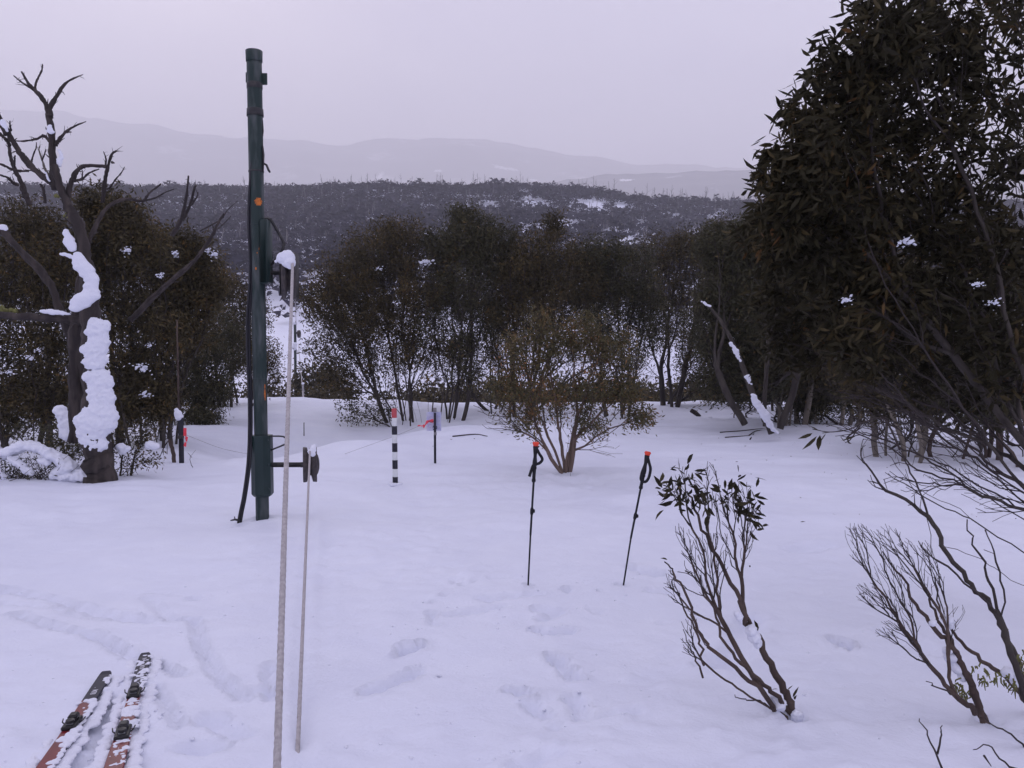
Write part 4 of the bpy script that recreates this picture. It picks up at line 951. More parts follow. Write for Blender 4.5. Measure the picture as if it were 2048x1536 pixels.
# ------------------------------------------------------------------ big near tree on the right
def near_tree():
    D0 = 5.0
    bl = [(1770, 70, 80, 60, 60, -.4), (1860, 60, 110, 90, 62, 0), (1690, 170, 70, 65, 55, -.2), (1620, 270, 60, 60, 50, -.3), (1590, 360, 55, 55, 55, -.2), (1570, 430, 55, 45, 45, 0), (1700, 300, 90, 80, 70, .1),
          (1980, 80, 120, 110, 50, .1), (1820, 220, 110, 90, 66, .2), (1960, 280, 120, 110, 56, 0), (1680, 420, 90, 70, 90, .1), (1800, 400, 120, 90, 90, .3), (1950, 480, 130, 90, 80, .2), (1650, 520, 80, 60, 70, .2),
          (1760, 560, 100, 70, 60, .2), (1880, 620, 120, 80, 50, .2), (1690, 640, 70, 50, 30, .1), (2000, 700, 100, 80, 30, .1), (2150, 200, 120, 200, 60, .1), (2150, 600, 100, 150, 40, .1), (2080, -60, 160, 60, 40, .1), (1800, -60, 90, 50, 30, 0),
          (1700, 700, 70, 40, 20, .1), (1700, 850, 60, 40, 30, 0, 0), (1800, 860, 80, 60, 50, 0, 0), (1900, 900, 80, 70, 50, .1, 0), (1960, 960, 60, 60, 30, .1, 0), (1850, 960, 60, 40, 20, -.1, 0), (1780, 950, 50, 30, 12, -.2, 0), (1860, 780, 80, 50, 26, 0, 0), (1980, 820, 60, 60, 20, 0, 0), (1990, 1010, 50, 40, 14, 0, 0), (1730, 780, 60, 40, 18, .2, 0),
          (1780, 680, 110, 80, 46, .7), (1920, 760, 110, 70, 40, .7), (1640, 620, 70, 60, 30, .8), (1700, 760, 90, 50, 40, .6, 0), (1850, 820, 120, 50, 50, .6, 0), (1980, 700, 80, 90, 50, .3, 0), (1800, 620, 120, 90, 60, .1, 0),
          (1655, 105, 20, 22, 7, -.3), (1735, 8, 24, 20, 8, -.3), (1592, 215, 20, 26, 7, -.3), (1548, 300, 14, 20, 5, -.2), (1530, 350, 12, 24, 6, -.2), (1520, 440, 16, 20, 8, .2), (1610, 160, 14, 14, 4, -.3), (1500, 470, 24, 20, 10, .6), (1560, 500, 50, 40, 26, .4), (1540, 600, 50, 60, 24, .8), (1580, 690, 60, 50, 22, .8)]
    root, S = make_tree('near_snow_gum', 'large dark many stemmed snow gum filling the right side, with long curved leaves', 'tree', (4.2, 5.1, 0), bl,
        rb=.034, rt=.0018, thick=.009, leaf=(.094, .024), per=13, seed=41, seg=.07, dens=1.45, bf=.8, ang=.35, lmat='leaf_near', bark='bark', fine=True, k_thick=8, cluster=.075, leafobjs=292, low=.12, droop=.45, wig=.06,
        paths=[[(2330, 1240, 5.1), (2190, 1110, 5.0), (2040, 965, 5.0), (1960, 860, 5.0), (1880, 745, 5.0), (1790, 600, 5.0), (1720, 450, 5.0)],
               [(2330, 1240, 5.1), (2200, 1165, 4.8), (2048, 1105, 4.7), (1920, 1020, 4.7), (1820, 965, 4.7), (1760, 880, 4.8), (1700, 790, 4.9)],
               [(2340, 1240, 5.1), (2200, 1060, 5.0), (2100, 900, 5.0), (2030, 700, 5.0), (1980, 500, 5.0), (1910, 300, 5.0), (1840, 100, 5.0)],
               [(2350, 1240, 5.1), (2290, 1000, 5.1), (2250, 700, 5.1), (2200, 300, 5.1)],
               [(2320, 1240, 5.1), (2170, 1040, 5.2), (2000, 830, 5.2), (1850, 640, 5.2), (1700, 470, 5.1), (1630, 380, 5.0)],
               [(2330, 1240, 5.1), (2150, 1080, 4.6), (2048, 1000, 4.6), (1920, 920, 4.6), (1840, 850, 4.6), (1760, 780, 4.7)],
               [(2330, 1245, 5.1), (2160, 1110, 5.4), (2048, 1040, 5.4), (1940, 970, 5.4), (1860, 930, 5.4)],
               [(2330, 1245, 5.1), (2200, 1200, 4.4), (2048, 1170, 4.4), (1960, 1120, 4.4), (1880, 1090, 4.4)]])
    mb = MB(); D = 4.7
    for pl, r0 in [([(1800, 900), (1770, 840), (1735, 842), (1700, 858), (1660, 864), (1625, 858)], .006), ([(1660, 864), (1645, 866)], .003), ([(1720, 852), (1700, 880), (1690, 885)], .004)]:
        s = smooth_path([P(a, b, D) for a, b in pl], 5); mb.tube(s, np.linspace(r0, .0022, len(s)), 5)
    mb.build('twig', M['twig'], root)
    leaf_objs(root, [(1640, 862, 1612, 850, 0), (1625, 866, 1596, 880, 0), (1634, 872, 1606, 902, 0), (1640, 870, 1638, 902, .02), (1652, 866, 1640, 888, 0), (1712, 872, 1682, 884, 0), (1690, 884, 1678, 872, 0)], D, seed=9)
    for i, (a, b, r) in enumerate([(1810, 485, 16), (1692, 600, 12), (1955, 568, 12), (1985, 606, 13)]):
        rs = np.random.RandomState(i); c = P(a, b, 4.75); rr = r*4.75/FPX
        snow_flecks(root, c, rr, rs)
near_tree()
# snow on the leaning gum
def leaning_snow():
    par = [o for o in bpy.data.objects if o.get('label', '').startswith('snow gum with a long trunk leaning left')][0]
    D = 16.1
    for i, pl in enumerate([[(1553, 866, 3), (1540, 850, 7), (1528, 828, 9), (1514, 806, 9), (1506, 790, 5)], [(1500, 768, 3), (1494, 752, 5)], [(1482, 722, 3), (1472, 702, 6), (1462, 686, 4)], [(1418, 612, 4), (1404, 603, 3)]]):
        sp = np.array(pl, float); tt = np.linspace(0, len(sp)-1, (len(sp)-1)*8+1); bl = []; r3 = np.random.RandomState(i)
        for v in tt:
            a, b, r = [np.interp(v, np.arange(len(sp)), sp[:, q]) for q in range(3)]; bl.append((P(a+r3.normal()*1.5, b, D-.05), r*(.75+.35*r3.rand())*D/FPX*np.array([1, .7, .8])))
        lump('snow_clump', bl, par, voxel=.014, disp=.045, nsize=.06, seed=i)
leaning_snow()
# fallen log half buried by the right clump
def log():
    B = G(1395, 832); D = B[1]
    root = thing('fallen_branch', B, 'short dark broken log half buried in snow before the right thicket', 'log')
    MB().tube([P(1382, 820, D), P(1390, 825, D), P(1400, 833, D-.1)], [.06, .07, .05], 8, jit=.15).build('log', M['dead_wood'], root)
    MB().tube([P(1382, 848, D-1.2), P(1400, 846, D-1.2), P(1418, 842, D-1.2)], [.03, .05, .03], 7, jit=.3).build('log', M['dead_wood'], root)
    lump('snow_pad', [(P(1370+6*i, 843-i*.9, D-1.1), np.array([.09, .12, .05])) for i in range(9)], root, voxel=.02, disp=.03, nsize=.15)
log()

# ------------------------------------------------------------------ tow tower
def tow_tower():
    D = 9.0; f = D/FPX; B = G(525, 1036); D = B[1]; f = D/FPX
    root = thing('tow_tower', B, 'tall dark green steel tow pole with two rope sheaves, standing left of centre', 'lift tower')
    def c(px, py, dd=0.): return P(px, py, D+dd)
    # pole
    px_at = lambda y: 525+(508-525)*(1036-y)/(1036-105)
    yy = np.linspace(1075, 112, 30); pts = np.array([c(px_at(y), y) for y in yy]); rr = np.interp(yy, [112, 400, 900, 1075], [14.6, 14.2, 13.2, 13.0])*f
    MB().tube(pts, rr, 28).build('pole', M['worn_green'], root)
    def ring(y0, y1, r, name, m='black_steel', dr=0):
        a, b = c(px_at(y0), y0), c(px_at(y1), y1); v = (b-a)
        s = np.array([a, a+v*.02, a+v*.98, b]); MB().tube(s, np.array([r*.97, r, r+dr, (r+dr)*.97])*f, 28).build(name, M[m], root)
    ring(124, 102, 15.8, 'pole_cap', 'worn_green', .6)
    ring(178, 166, 15.2, 'strap', 'black_steel'); ring(233, 218, 16.4, 'strap', 'black_steel', -.6); ring(345, 341, 15.0, 'strap', 'black_steel')
    ring(452, 449, 14.8, 'strap', 'worn_green'); ring(760, 757, 14.2, 'strap', 'worn_green')
    MB().add(*box_geo(c(529, 158, .02), (11*f, .012, 23*f), bev=.004)).build('bracket_plate', M['worn_green'], root)
    MB().add(*box_geo(c(495.5, 155, .03), (8*f, .012, 20*f), bev=.004)).build('bracket_plate', M['worn_green'], root)
    MB().tube([c(525, 240), c(526, 262), c(525, 275)], [.006, .009, .006], 6).tube([c(525, 292, -.02), c(527, 310, -.02), c(526, 345, -.02)], [.010, .012, .008], 6).build('strap_tail', M['black_steel'], root)
    MB().tube([c(526, 326), c(533, 330), c(537, 340), c(540, 345)], [.010, .012, .013, .010], 6).build('hook', M['black_steel'], root)
    # paint patch, a curved shell 2 mm proud of the pole
    def patch(px, y0, y1, a0, a1, seed):
        rs = np.random.RandomState(seed); na, nb = 9, 8; V = []
        for i in range(nb):
            y = y0+(y1-y0)*i/(nb-1); cen = c(px_at(y), y); rad = np.interp(y, [112, 400, 900, 1075], [14.6, 14.2, 13.2, 13.0])*f+.002
            ea = (a1-a0)*.5*(.55+.45*math.sin(math.pi*(i+.3)/(nb-.4)))*(1+.25*rs.normal()); mid_ = (a0+a1)/2+.1*rs.normal()
            for j in range(na):
                t = math.radians(mid_*1.0)+math.radians(ea)*(2*j/(na-1)-1)
                V.append(cen+np.array([math.sin(t)*rad, -math.cos(t)*rad, 0]))
        Q = [[i*na+j, i*na+j+1, (i+1)*na+j+1, (i+1)*na+j] for i in range(nb-1) for j in range(na-1)]
        obj('rust_patch', V, Q, None, M['rust'], root)
    patch(0, 398, 413, 8, 55, 1); patch(0, 496, 501, 25, 38, 2); patch(0, 536, 541, -5, 8, 3); patch(0, 506, 509, 10, 17, 5)
    patch(0, 768, 800, 52, 66, 6)
    # upper clamp channel on the right flank
    MB().add(*box_geo(c(531, 504, -.01), (17*f, .15, 126*f), bev=.012)).build('upper_clamp', M['green_paint'], root)
    MB().add(*box_geo(c(538.5, 504, -.03), (3*f, .20, 122*f), bev=.003)).build('clamp_flange', M['green_paint'], root)
    # lower sleeve: angular half shells with chamfered foot
    def sleeve(y0, y1, hw, name):
        prof = np.array([(-hw, .02), (-hw, -.05), (-hw*.42, -.105), (hw*.42, -.105), (hw, -.05), (hw, .06), (hw*.42, .11), (-hw*.42, .11), (-hw, .06)])[:-1]
        V = []; lev = [(y0, .98), (y0+1.5, 1.0), (y1-5, 1.0), (y1, .80)]
        for (y, s_) in lev:
            cc = c(px_at(y)+1.0, y)
            for (u, v) in prof: V.append(cc+np.array([u*s_, v*s_, 0]))
        k = len(prof); Q = [[i*k+j, i*k+(j+1) % k, (i+1)*k+(j+1) % k, (i+1)*k+j] for i in range(len(lev)-1) for j in range(k)]
        mb = MB(); mb.add(V, Q); T = []
        mb.add(np.vstack([np.array(V[:k]), np.mean(V[:k], 0)]), None, [[k, (j+1) % k, j] for j in range(k)])
        mb.add(np.vstack([np.array(V[-k:]), np.mean(V[-k:], 0)]), None, [[k, j, (j+1) % k] for j in range(k)])
        mb.build(name, M['green_paint'], root, smooth=False)
    sleeve(870, 992, 19.5*f, 'lower_sleeve')
    for y in (880, 930, 978):
        for u in (-12.5, 12.5):
            MB().add(*lathe_geo([(-.006, 0), (-.006, .011), (.008, .011), (.008, 0)], c(px_at(y)+1+u, y, -.09), 'y', 6)).build('bolt', M['green_paint'], root, smooth=False)
    # arms
    MB().add(*box_geo((c(540, 546)+c(562, 546))/2, (26*f, .05, 8*f), bev=.004)).build('upper_arm', M['black_steel'], root)
    MB().add(*box_geo((c(544, 929.5)+c(610, 929.5))/2, (68*f, .05, 9*f), bev=.004)).build('lower_arm', M['black_steel'], root)
    MB().tube(smooth_path([c(530, 438), c(539, 438), c(545, 445), c(566, 482), c(567, 492), c(560, 508), (c(540, 532))], 4), 3.0*f, 8).build('rope_guard', M['black_steel'], root)
    MB().tube(smooth_path([c(535, 872.5), c(562, 872.5), c(571, 876), c(574, 882), c(571, 888), (c(540, 901))], 4), 1.7*f, 8).build('rope_guard', M['black_steel'], root)
    # sheaves: wheel in a fork; axis along x
    def sheave(px, py, R, hub):
        s = thing('dummy', (0, 0, 0), None, None) if False else None
        cc = c(px, py); Rr = R*f; h = 14*f
        prof = [(-h, .02), (-h, Rr*.97), (-h*.92, Rr), (-h*.45, Rr*.97), (-h*.20, Rr*.62), (h*.12, Rr*.62), (h*.35, Rr*.97), (h*.86, Rr), (h*.93, Rr*.97), (h*.93, .02)]
        ang_ = math.radians(14.0); Rz = np.array([[math.cos(ang_), -math.sin(ang_), 0], [math.sin(ang_), math.cos(ang_), 0], [0, 0, 1]])
        def lz(pr_, k_):
            V_, Q_, T_ = lathe_geo(pr_, (0, 0, 0), 'x', k_); return V_@Rz.T+cc, Q_, T_
        wh = MB().add(*lz(prof, 36)).build('sheave', M['grey_steel'], root)
        if hub:
            pr = [(h*.9, Rr*.62), (h*1.10, Rr*.5), (h*1.27, Rr*.25), (h*1.3, 0.001)]
            MB().add(*lz(pr, 28)).build('hub_cover', M['grey_steel'], wh)
        MB().add(*lz([(-h*1.35, .001), (-h*1.35, .03), (-h*.9, .03)], 14)).build('axle', M['black_steel'], wh)
    sheave(578, 552, 47, False); sheave(620.5, 929, 35.5, True)
    MB().add(*box_geo(c(593, 552, 0), (2.2*f, .16, 88*f), bev=.003)).build('fork_plate', M['black_steel'], root)
    MB().add(*box_geo(c(564, 560, 0), (2.2*f, .16, 60*f), bev=.003)).build('fork_plate', M['black_steel'], root)
    lump('snow_cap', [(c(565, 516, -.22), 12*f), (c(575, 515, -.24), 15*f), (c(579, 525, -.26), 12*f), (c(572, 527, -.24), 8*f), (c(580, 533, -.28), 6*f), (c(557, 518, -.2), 4.5*f), (c(552, 523, -.2), 3*f), (c(576, 510, -.1), 10*f)], root, voxel=.008, disp=.012, nsize=.08, seed=3)
    lump('snow_cap', [(c(625, 900, -.2), 7*f), (c(622, 904, -.22), 6*f), (c(626, 908, -.22), 5.5*f), (c(627, 895, -.16), 5.5*f), (c(629, 891, -.15), 3*f), (c(617, 903, -.2), 2.5*f)], root, voxel=.006, disp=.012, nsize=.05, seed=4)
    return D
DT = tow_tower()
def rope_geo(pts, r, k=12, strands=3, pitch=.11, step=.008, fray=0.0):
    pts = np.asarray(pts, float); seg = np.r_[0, np.cumsum(np.linalg.norm(np.diff(pts, axis=0), axis=1))]
    n = max(8, int(seg[-1]/step)); s = np.linspace(0, seg[-1], n); C = np.stack([np.interp(s, seg, pts[:, q]) for q in range(3)], 1)
    T = np.gradient(C, axis=0); T /= np.linalg.norm(T, axis=1)[:, None]; ref = np.array([1., 0, 0]); A = np.cross(T, ref); A /= np.linalg.norm(A, axis=1)[:, None]; B_ = np.cross(T, A)
    an = np.arange(k)*2*np.pi/k; ph = s[:, None]/pitch*2*np.pi
    R = r*(.84+.18*np.abs(np.cos(strands/2*(an[None]+ph))))*(1+fray*np.random.RandomState(1).normal(size=(n, k)))
    V = (C[:, None]+R[..., None]*(np.cos(an)[None, :, None]*A[:, None]+np.sin(an)[None, :, None]*B_[:, None])).reshape(-1, 3)
    i = np.arange(n-1)[:, None]*k; j = np.arange(k)[None]; j2 = (j+1) % k
    return V, np.stack([i+j, i+j2, i+k+j2, i+k+j], -1).reshape(-1, 4)
def ropes():
    D = DT
    a = P(585.5, 520, D-.16); b = P(554, 1540, 2.85); c2 = b+(b-a)*.07
    V0, Q0 = rope_geo([P(593, 664, 63), P(590, 590, 24), P(588, 545, D+1.2)], .0155, k=6, step=.5)
    V, Q = rope_geo([P(588, 545, D+1.2), P(586, 523, D+.10), P(585.7, 519, D-.08), a, b, c2], .0155, k=9, step=.02, fray=.03)
    # inner parts towards the camera only need the fine step; far run is straight
    Q = np.vstack([Q, Q0+len(V)]); V = np.vstack([V, V0])
    o = obj('tow_rope', V, Q, None, M['rope']); tag(o, 'thicker pale rope running from the upper sheave down past the camera', 'rope')
    a = P(620, 899, D-.16); b = G(594, 1530)-np.array([0, 0, .01]); d = (b-a)/np.linalg.norm(b-a)
    V, Q = rope_geo([P(621, 930, D+1.2)-np.array([0, 0, .1]), P(620.6, 900, D+.12), P(620.4, 897, D-.05), a, b, b+d*.3], .0105, k=8, step=.016, fray=.03)
    o = obj('tow_rope', V, Q, None, M['rope']); tag(o, 'thinner pale rope running from the lower sheave into the foreground snow', 'rope')
    V, Q = rope_geo([P(607, 800, 40), P(603, 755, 52), P(600, 722, 63), P(597, 690, 75)], .03, k=6, step=.5)
    o = obj('tow_rope', V, Q, None, M['rope']); tag(o, 'distant rope hanging below the snow lip beside the far tow pole', 'rope')
ropes()
def hose():
    D = DT; f = D/FPX
    root = thing('hose', G(478, 1052), 'black rubber hose hanging down the left side of the green tow pole', 'hose')
    pl = [(508, 300), (501, 380), (499, 450), (502, 520), (501, 570), (496, 640), (497, 720), (500, 800), (500, 870), (497, 930), (489, 990), (482, 1025), (477, 1056)]
    s = smooth_path([P(a, b, D-.06-.25*max(0, b-860)/190) for a, b in pl], 6)
    V, Q, T = tube_geo(s+np.array([-.011, 0, 0]), .0145, 10); V2, Q2, T2 = tube_geo(s+np.array([.011, .012, 0]), .0145, 10)
    MB().add(V, Q, T).build('hose_line', M['hose'], root); MB().add(V2, Q2, T2).build('hose_line', M['hose'], root)
    Dh = s[-1][1]
    MB().tube([P(479, 1041, Dh-.02), P(470, 1039, Dh-.03), P(461, 1041, Dh-.03)], [.012, .012, .007], 7).tube([P(470, 1040, Dh-.03), P(469, 1033, Dh-.03)], [.008, .004], 5).build('hose_fitting', M['black_steel'], root)
hose()
def far_tower():
    x, y = P(590, 700, 63)[0], 63.0; B = np.array([x, y, Hs(x, y)])
    root = thing('tow_tower', B, 'distant slim tow pole beyond the lip, with a snow lump half way up', 'lift tower')
    MB().tube([B-np.array([0, 0, .3]), P(590, 648, y)], .11, 10).build('pole', M['worn_green'], root)
    MB().add(*box_geo(P(595, 666, y), (.5, .12, .14))).build('arm', M['black_steel'], root)
    MB().add(*lathe_geo([(-.09, .02), (-.09, .3), (.09, .3), (.09, .02)], P(598, 668, y), 'x', 16)).build('sheave', M['grey_steel'], root)
    lump('snow_cap', [(P(590, 646, y), (.2, .2, .16))], root, voxel=.05, disp=.05, nsize=.2); lump('snow_cap', [(P(589, 694, y-.1), (.2, .2, .28)), (P(590, 688, y-.1), (.2, .2, .15))], root, voxel=.05, disp=.05, nsize=.2)
    x, y = P(606, 790, 44)[0], 44.0; B = np.array([x, y, Hs(x, y)])
    root = thing('marker_post', B, 'slim pale post just below the snow lip by the tow track', 'post')
    MB().tube([B-np.array([0, 0, .3]), P(606, 768, y)], .055, 8).build('pole', M['string'], root)
    lump('snow_cap', [(P(606, 767, y), (.09, .09, .07))], root, voxel=.03, disp=.02, nsize=.2)
far_tower()

# ------------------------------------------------------------------ marker poles, notice, tape, strings
def striped_pole():
    B = G(790.5, 970); D = B[1]; f = D/FPX
    root = thing('striped_marker_pole', B, 'black and white banded snow pole with a faded red top', 'marker pole')
    px_at = lambda y: 788.3+(790.7-788.3)*(y-818)/152
    ys_ = [817, 835.5, 852, 869, 886, 903.5, 920, 937.5, 953.5, 970.5, 985]
    for i in range(10):
        a, b = P(px_at(ys_[i]), ys_[i], D), P(px_at(ys_[i+1]), ys_[i+1], D); r = 5.3*f
        black = i >= 2 and i % 2 == 0
        MB().tube([a, a+(b-a)*.02, a+(b-a)*.98, b], [r*.98, r, r, r*.98] if not black else [r*1.01, r*1.03, r*1.03, r*1.01], 20).build('black_band' if black else ('red_band' if i == 0 else 'white_band'), M['black_band' if black else ('red_paint' if i == 0 else 'white_paint')], root)
    lump('snow_collar', [(B+np.array([math.cos(t)*.07, math.sin(t)*.07, -.01]), .035) for t in np.arange(0, 6.2, .7)], root, voxel=.012, disp=.015, nsize=.06)
striped_pole()
def notice():
    B = G(870.5, 926); D = B[1]; f = D/FPX
    root = thing('notice_post', B, 'thin dark post carrying a white paper notice and pink tape', 'sign')
    MB().add(*box_geo((P(870.8, 940, D)+P(869.3, 826, D))/2, (4.6*f, .03, 116*f), bev=.004)).build('post', M['black_band'], root)
    MB().add(*box_geo(P(869.5, 820, D), (6.8*f, .045, 9*f), bev=.004)).build('post_cap', M['string'], root)
    MB().add(*box_geo(P(870.5, 867.5, D-.0), (5.4*f, .036, 6*f), bev=.002)).build('grey_band', M['string'], root)
    # sheet behind the post, slightly curled
    V = []; nx_, ny_ = 9, 9
    for j in range(ny_):
        for i in range(nx_):
            u, v = i/(nx_-1), j/(ny_-1); p = P(853+29.5*u, 824+37.5*v, D+.03+.012*math.sin(u*3.1)+.01*v*u)
            V.append(p)
    Q = [[j*nx_+i, j*nx_+i+1, (j+1)*nx_+i+1, (j+1)*nx_+i] for j in range(ny_-1) for i in range(nx_-1)]
    V = np.array(V); n = len(V); V2 = V+np.array([0, .002, 0]); Qa = np.array(Q)
    sheet = MB().add(V, Qa).add(V2, Qa[:, ::-1]).build('paper_sheet', M['paper'], root)
    mb = MB(); rs = np.random.RandomState(5)
    for (cx_, cy_, r_) in [(875, 838, 5.5), (875, 838, 3), (862, 838, 4.5), (876, 853, 3.5), (860, 852, 3)]:
        t = np.linspace(.4, 5.6, 16); mb.tube([P(cx_+math.cos(a)*r_, cy_+math.sin(a)*r_*1.1, D+.026) for a in t], .0022, 3)
    mb.build('print', M['print'], sheet)
    # tie
    MB().tube(smooth_path([P(866, 855, D), P(868, 851, D-.03), P(873, 853, D-.03), P(873, 857, D-.02), P(869, 860, D-.03), P(866, 858, D)], 4), .006, 6).build('tie', M['black_steel'], root)
    # fluttering tape
    def ribbon(pl, w_, name, root_, D_, seed):
        s = smooth_path([P(a, b, D_+dd) for a, b, dd in pl], 5); rs2 = np.random.RandomState(seed)
        off = np.array([[0, .012*math.sin(i*1.1+seed), w_/2*(1+.3*math.sin(i*.8))] for i in range(len(s))])
        V = np.concatenate([s-off, s+off]); n_ = len(s); Q_ = [[i, i+1, n_+i+1, n_+i] for i in range(n_-1)]
        return obj(name, V, Q_, None, M['hot_pink'], root_)
    ribbon([(867, 842, -.03), (860, 842, -.05), (853, 845, -.05), (849, 852, -.04), (846, 852, -.04)], .045, 'tape', root, D, 1)
    ribbon([(851, 850, -.04), (844, 852, -.03), (838, 851, -.02), (835, 852, -.02)], .018, 'tape', root, D, 2)
    MB().tube([P(868, 842, D-.03), P(862, 845, D-.06), P(856, 842, D-.06)], .004, 4).build('tape_knot', M['black_steel'], root)
    # string sagging back to the left
    o = MB().tube(smooth_path([P(838, 852, D-.02), P(800, 868, D-.1), P(745, 888, D-.3), G(690, 908)], 4), .0022, 4).build('string', M['string']); tag(o, 'thin string running from the notice post down to the snow behind the lower sheave', 'string')
    B = G(364, 926); D = B[1]; f = D/FPX
    root = thing('taped_stake', B, 'dark wooden stake with pink flagging tape at the foot of the left trees', 'stake')
    MB().add(*box_geo((P(365, 935, D)+P(360, 835, D))/2, (8.5*f, .05, 100*f), bev=.005)).build('post', M['black_band'], root)
    MB().tube([P(358, 838, D+.02), P(356, 740, D+.03), P(354, 640, D+.05)], [.018, .016, .013], 6).build('tall_stick', M['bark_brown'], root)
    MB().add(*box_geo(P(362, 874, D-.02), (10*f, .06, 7*f), bev=.006)).build('clamp', M['grey_steel'], root)
    ribbon([(370, 857, -.03), (371, 865, -.05), (370, 874, -.05), (372, 880, -.05)], .03, 'tape', root, D, 3)
    for pl, w_ in [([(367, 856), (373, 856), (373, 872), (367, 872)], 0), ([(371, 872), (376, 874), (374, 884), (371, 882)], 0), ([(369, 884), (373, 885), (372, 894), (367, 892)], 0)]:
        V = [P(a, b, D-.05) for a, b in pl]; obj('tape', V+[v+np.array([0, .003, 0]) for v in V], [[0, 1, 2, 3], [7, 6, 5, 4]], None, M['hot_pink'], root, smooth=False)
    lump('snow_cap', [(P(356, 828, D), 8*f), (P(353, 820, D), 4.5*f), (P(358, 834, D), 8*f)], root, voxel=.012, disp=.02, nsize=.08)
    o = MB().tube(smooth_path([P(373, 870, D-.04), P(400, 881, D-.1), P(440, 896, D-.2), P(480, 905, D-.3), G(520, 912)], 4), .003, 4).build('string', M['string']); tag(o, 'thin string slanting from the pink taped stake to the snow near the green pole', 'string')
notice()
make_tree('bare_shrub', 'crooked dead stem leaning beside the pink taped stake', 'shrub', (350, 925), [(352, 835, 8, 6, 3, 0, 0), (345, 860, 18, 18, 6, 0, 0), (325, 915, 22, 8, 5, 0, 0), (330, 850, 18, 20, 6, 0, 0)],
          rb=.035, rt=.005, per=0, seed=51, bark='bark_brown', paths=[[(349, 926, G(350, 925)[1]), (343, 890, G(350, 925)[1]), (338, 872, G(350, 925)[1]), (347, 855, G(350, 925)[1]), (352, 838, G(350, 925)[1])]])

# ------------------------------------------------------------------ ski poles
def ski_pole(top, base, strap, label, seed):
    B = G(*base); D = B[1]
    root = thing('ski_pole', B, label, 'ski pole', 'ski poles planted in the snow')
    T = P(top[0], top[1], D+.03); B0 = B-np.array([0, 0, .10]); ax = (T-B)/np.linalg.norm(T-B); L = np.linalg.norm(T-B)
    at = lambda t: B+ax*L*t          # 0 base, 1 top
    MB().tube([B0, at(.36)], .0068, 12).build('lower_shaft', M['pole_black'], root)
    MB().tube([at(.35), at(.36), at(.52), at(.53)], [.0085]*4, 12).tube([at(.52), at(.80)], .0085, 12).build('upper_shaft', M['pole_black'], root)
    MB().tube([at(.495), at(.505), at(.53), at(.54)], [.011, .0135, .0135, .011], 14).add(*box_geo(at(.52)+np.array([.014, -.006, 0]), (.018, .02, .026), bev=.004)).build('lever_lock', M['grip'], root)
    MB().tube([at(.72), at(.725), at(.74), at(.745)], [.012, .0155, .0155, .012], 14).build('lower_collar', M['grip'], root)
    MB().tube([at(t) for t in (.74, .75, .81, .815, .825, .83)], [.0125, .013, .014, .017, .017, .0125], 14).build('extension_grip', M['grip'], root)
    tt = np.linspace(.83, .972, 16); rr = .0155+.0025*np.sin(np.linspace(0, 9.4, 16)); rr[-3:] += [.001, .003, .004]
    MB().tube([at(t)+ax*0 for t in tt], rr, 16).build('grip', M['grip'], root)
    MB().tube([at(.972), at(.980), at(.990), at(1.0)], [.0195, .0215, .0265, .020], 18).add(*box_geo(at(.994)+np.array([-.012, -.004, 0]), (.03, .026, .014), bev=.006)).build('pommel', M['orange_top'], root)
    # wrist strap: a loop of webbing
    s = smooth_path([at(.965)+np.array([u, v, w_]) for u, v, w_ in strap], 6); n = len(s)
    wd = .011; t_ = np.gradient(s, axis=0); sd = np.cross(t_, np.array([.35, 1, .1])); sd /= np.linalg.norm(sd, axis=1)[:, None]
    nn = np.cross(sd, t_/np.linalg.norm(t_, axis=1)[:, None])*.0018
    V = np.concatenate([s-sd*wd-nn, s+sd*wd-nn, s+sd*wd+nn, s-sd*wd+nn]); Q = []
    for i in range(n-1):
        for a, b in ((0, 1), (1, 2), (2, 3), (3, 0)): Q.append([a*n+i, b*n+i, b*n+i+1, a*n+i+1])
    obj('strap', V, Q, None, M['grip'], root, smooth=False)
ski_pole((1072, 884), (1055, 1172), [(0, -.015, .005), (.025, -.02, -.045), (.05, -.02, -.09), (.03, -.02, -.12), (.0, -.022, -.13), (-.02, -.02, -.14), (-.035, -.02, -.18), (-.05, -.02, -.225)],
         'ski pole with orange top and strap flaring out both sides, left of the planted pair', 1)
ski_pole((1296, 903), (1243, 1171), [(0, -.02, 0), (.012, -.03, -.05), (.022, -.03, -.10), (.008, -.03, -.165), (-.018, -.03, -.195), (-.05, -.03, -.18), (-.045, -.03, -.13), (-.02, -.03, -.06), (-.004, -.02, .0)],
         'ski pole tilted right with its strap bunched round the grip', 2)

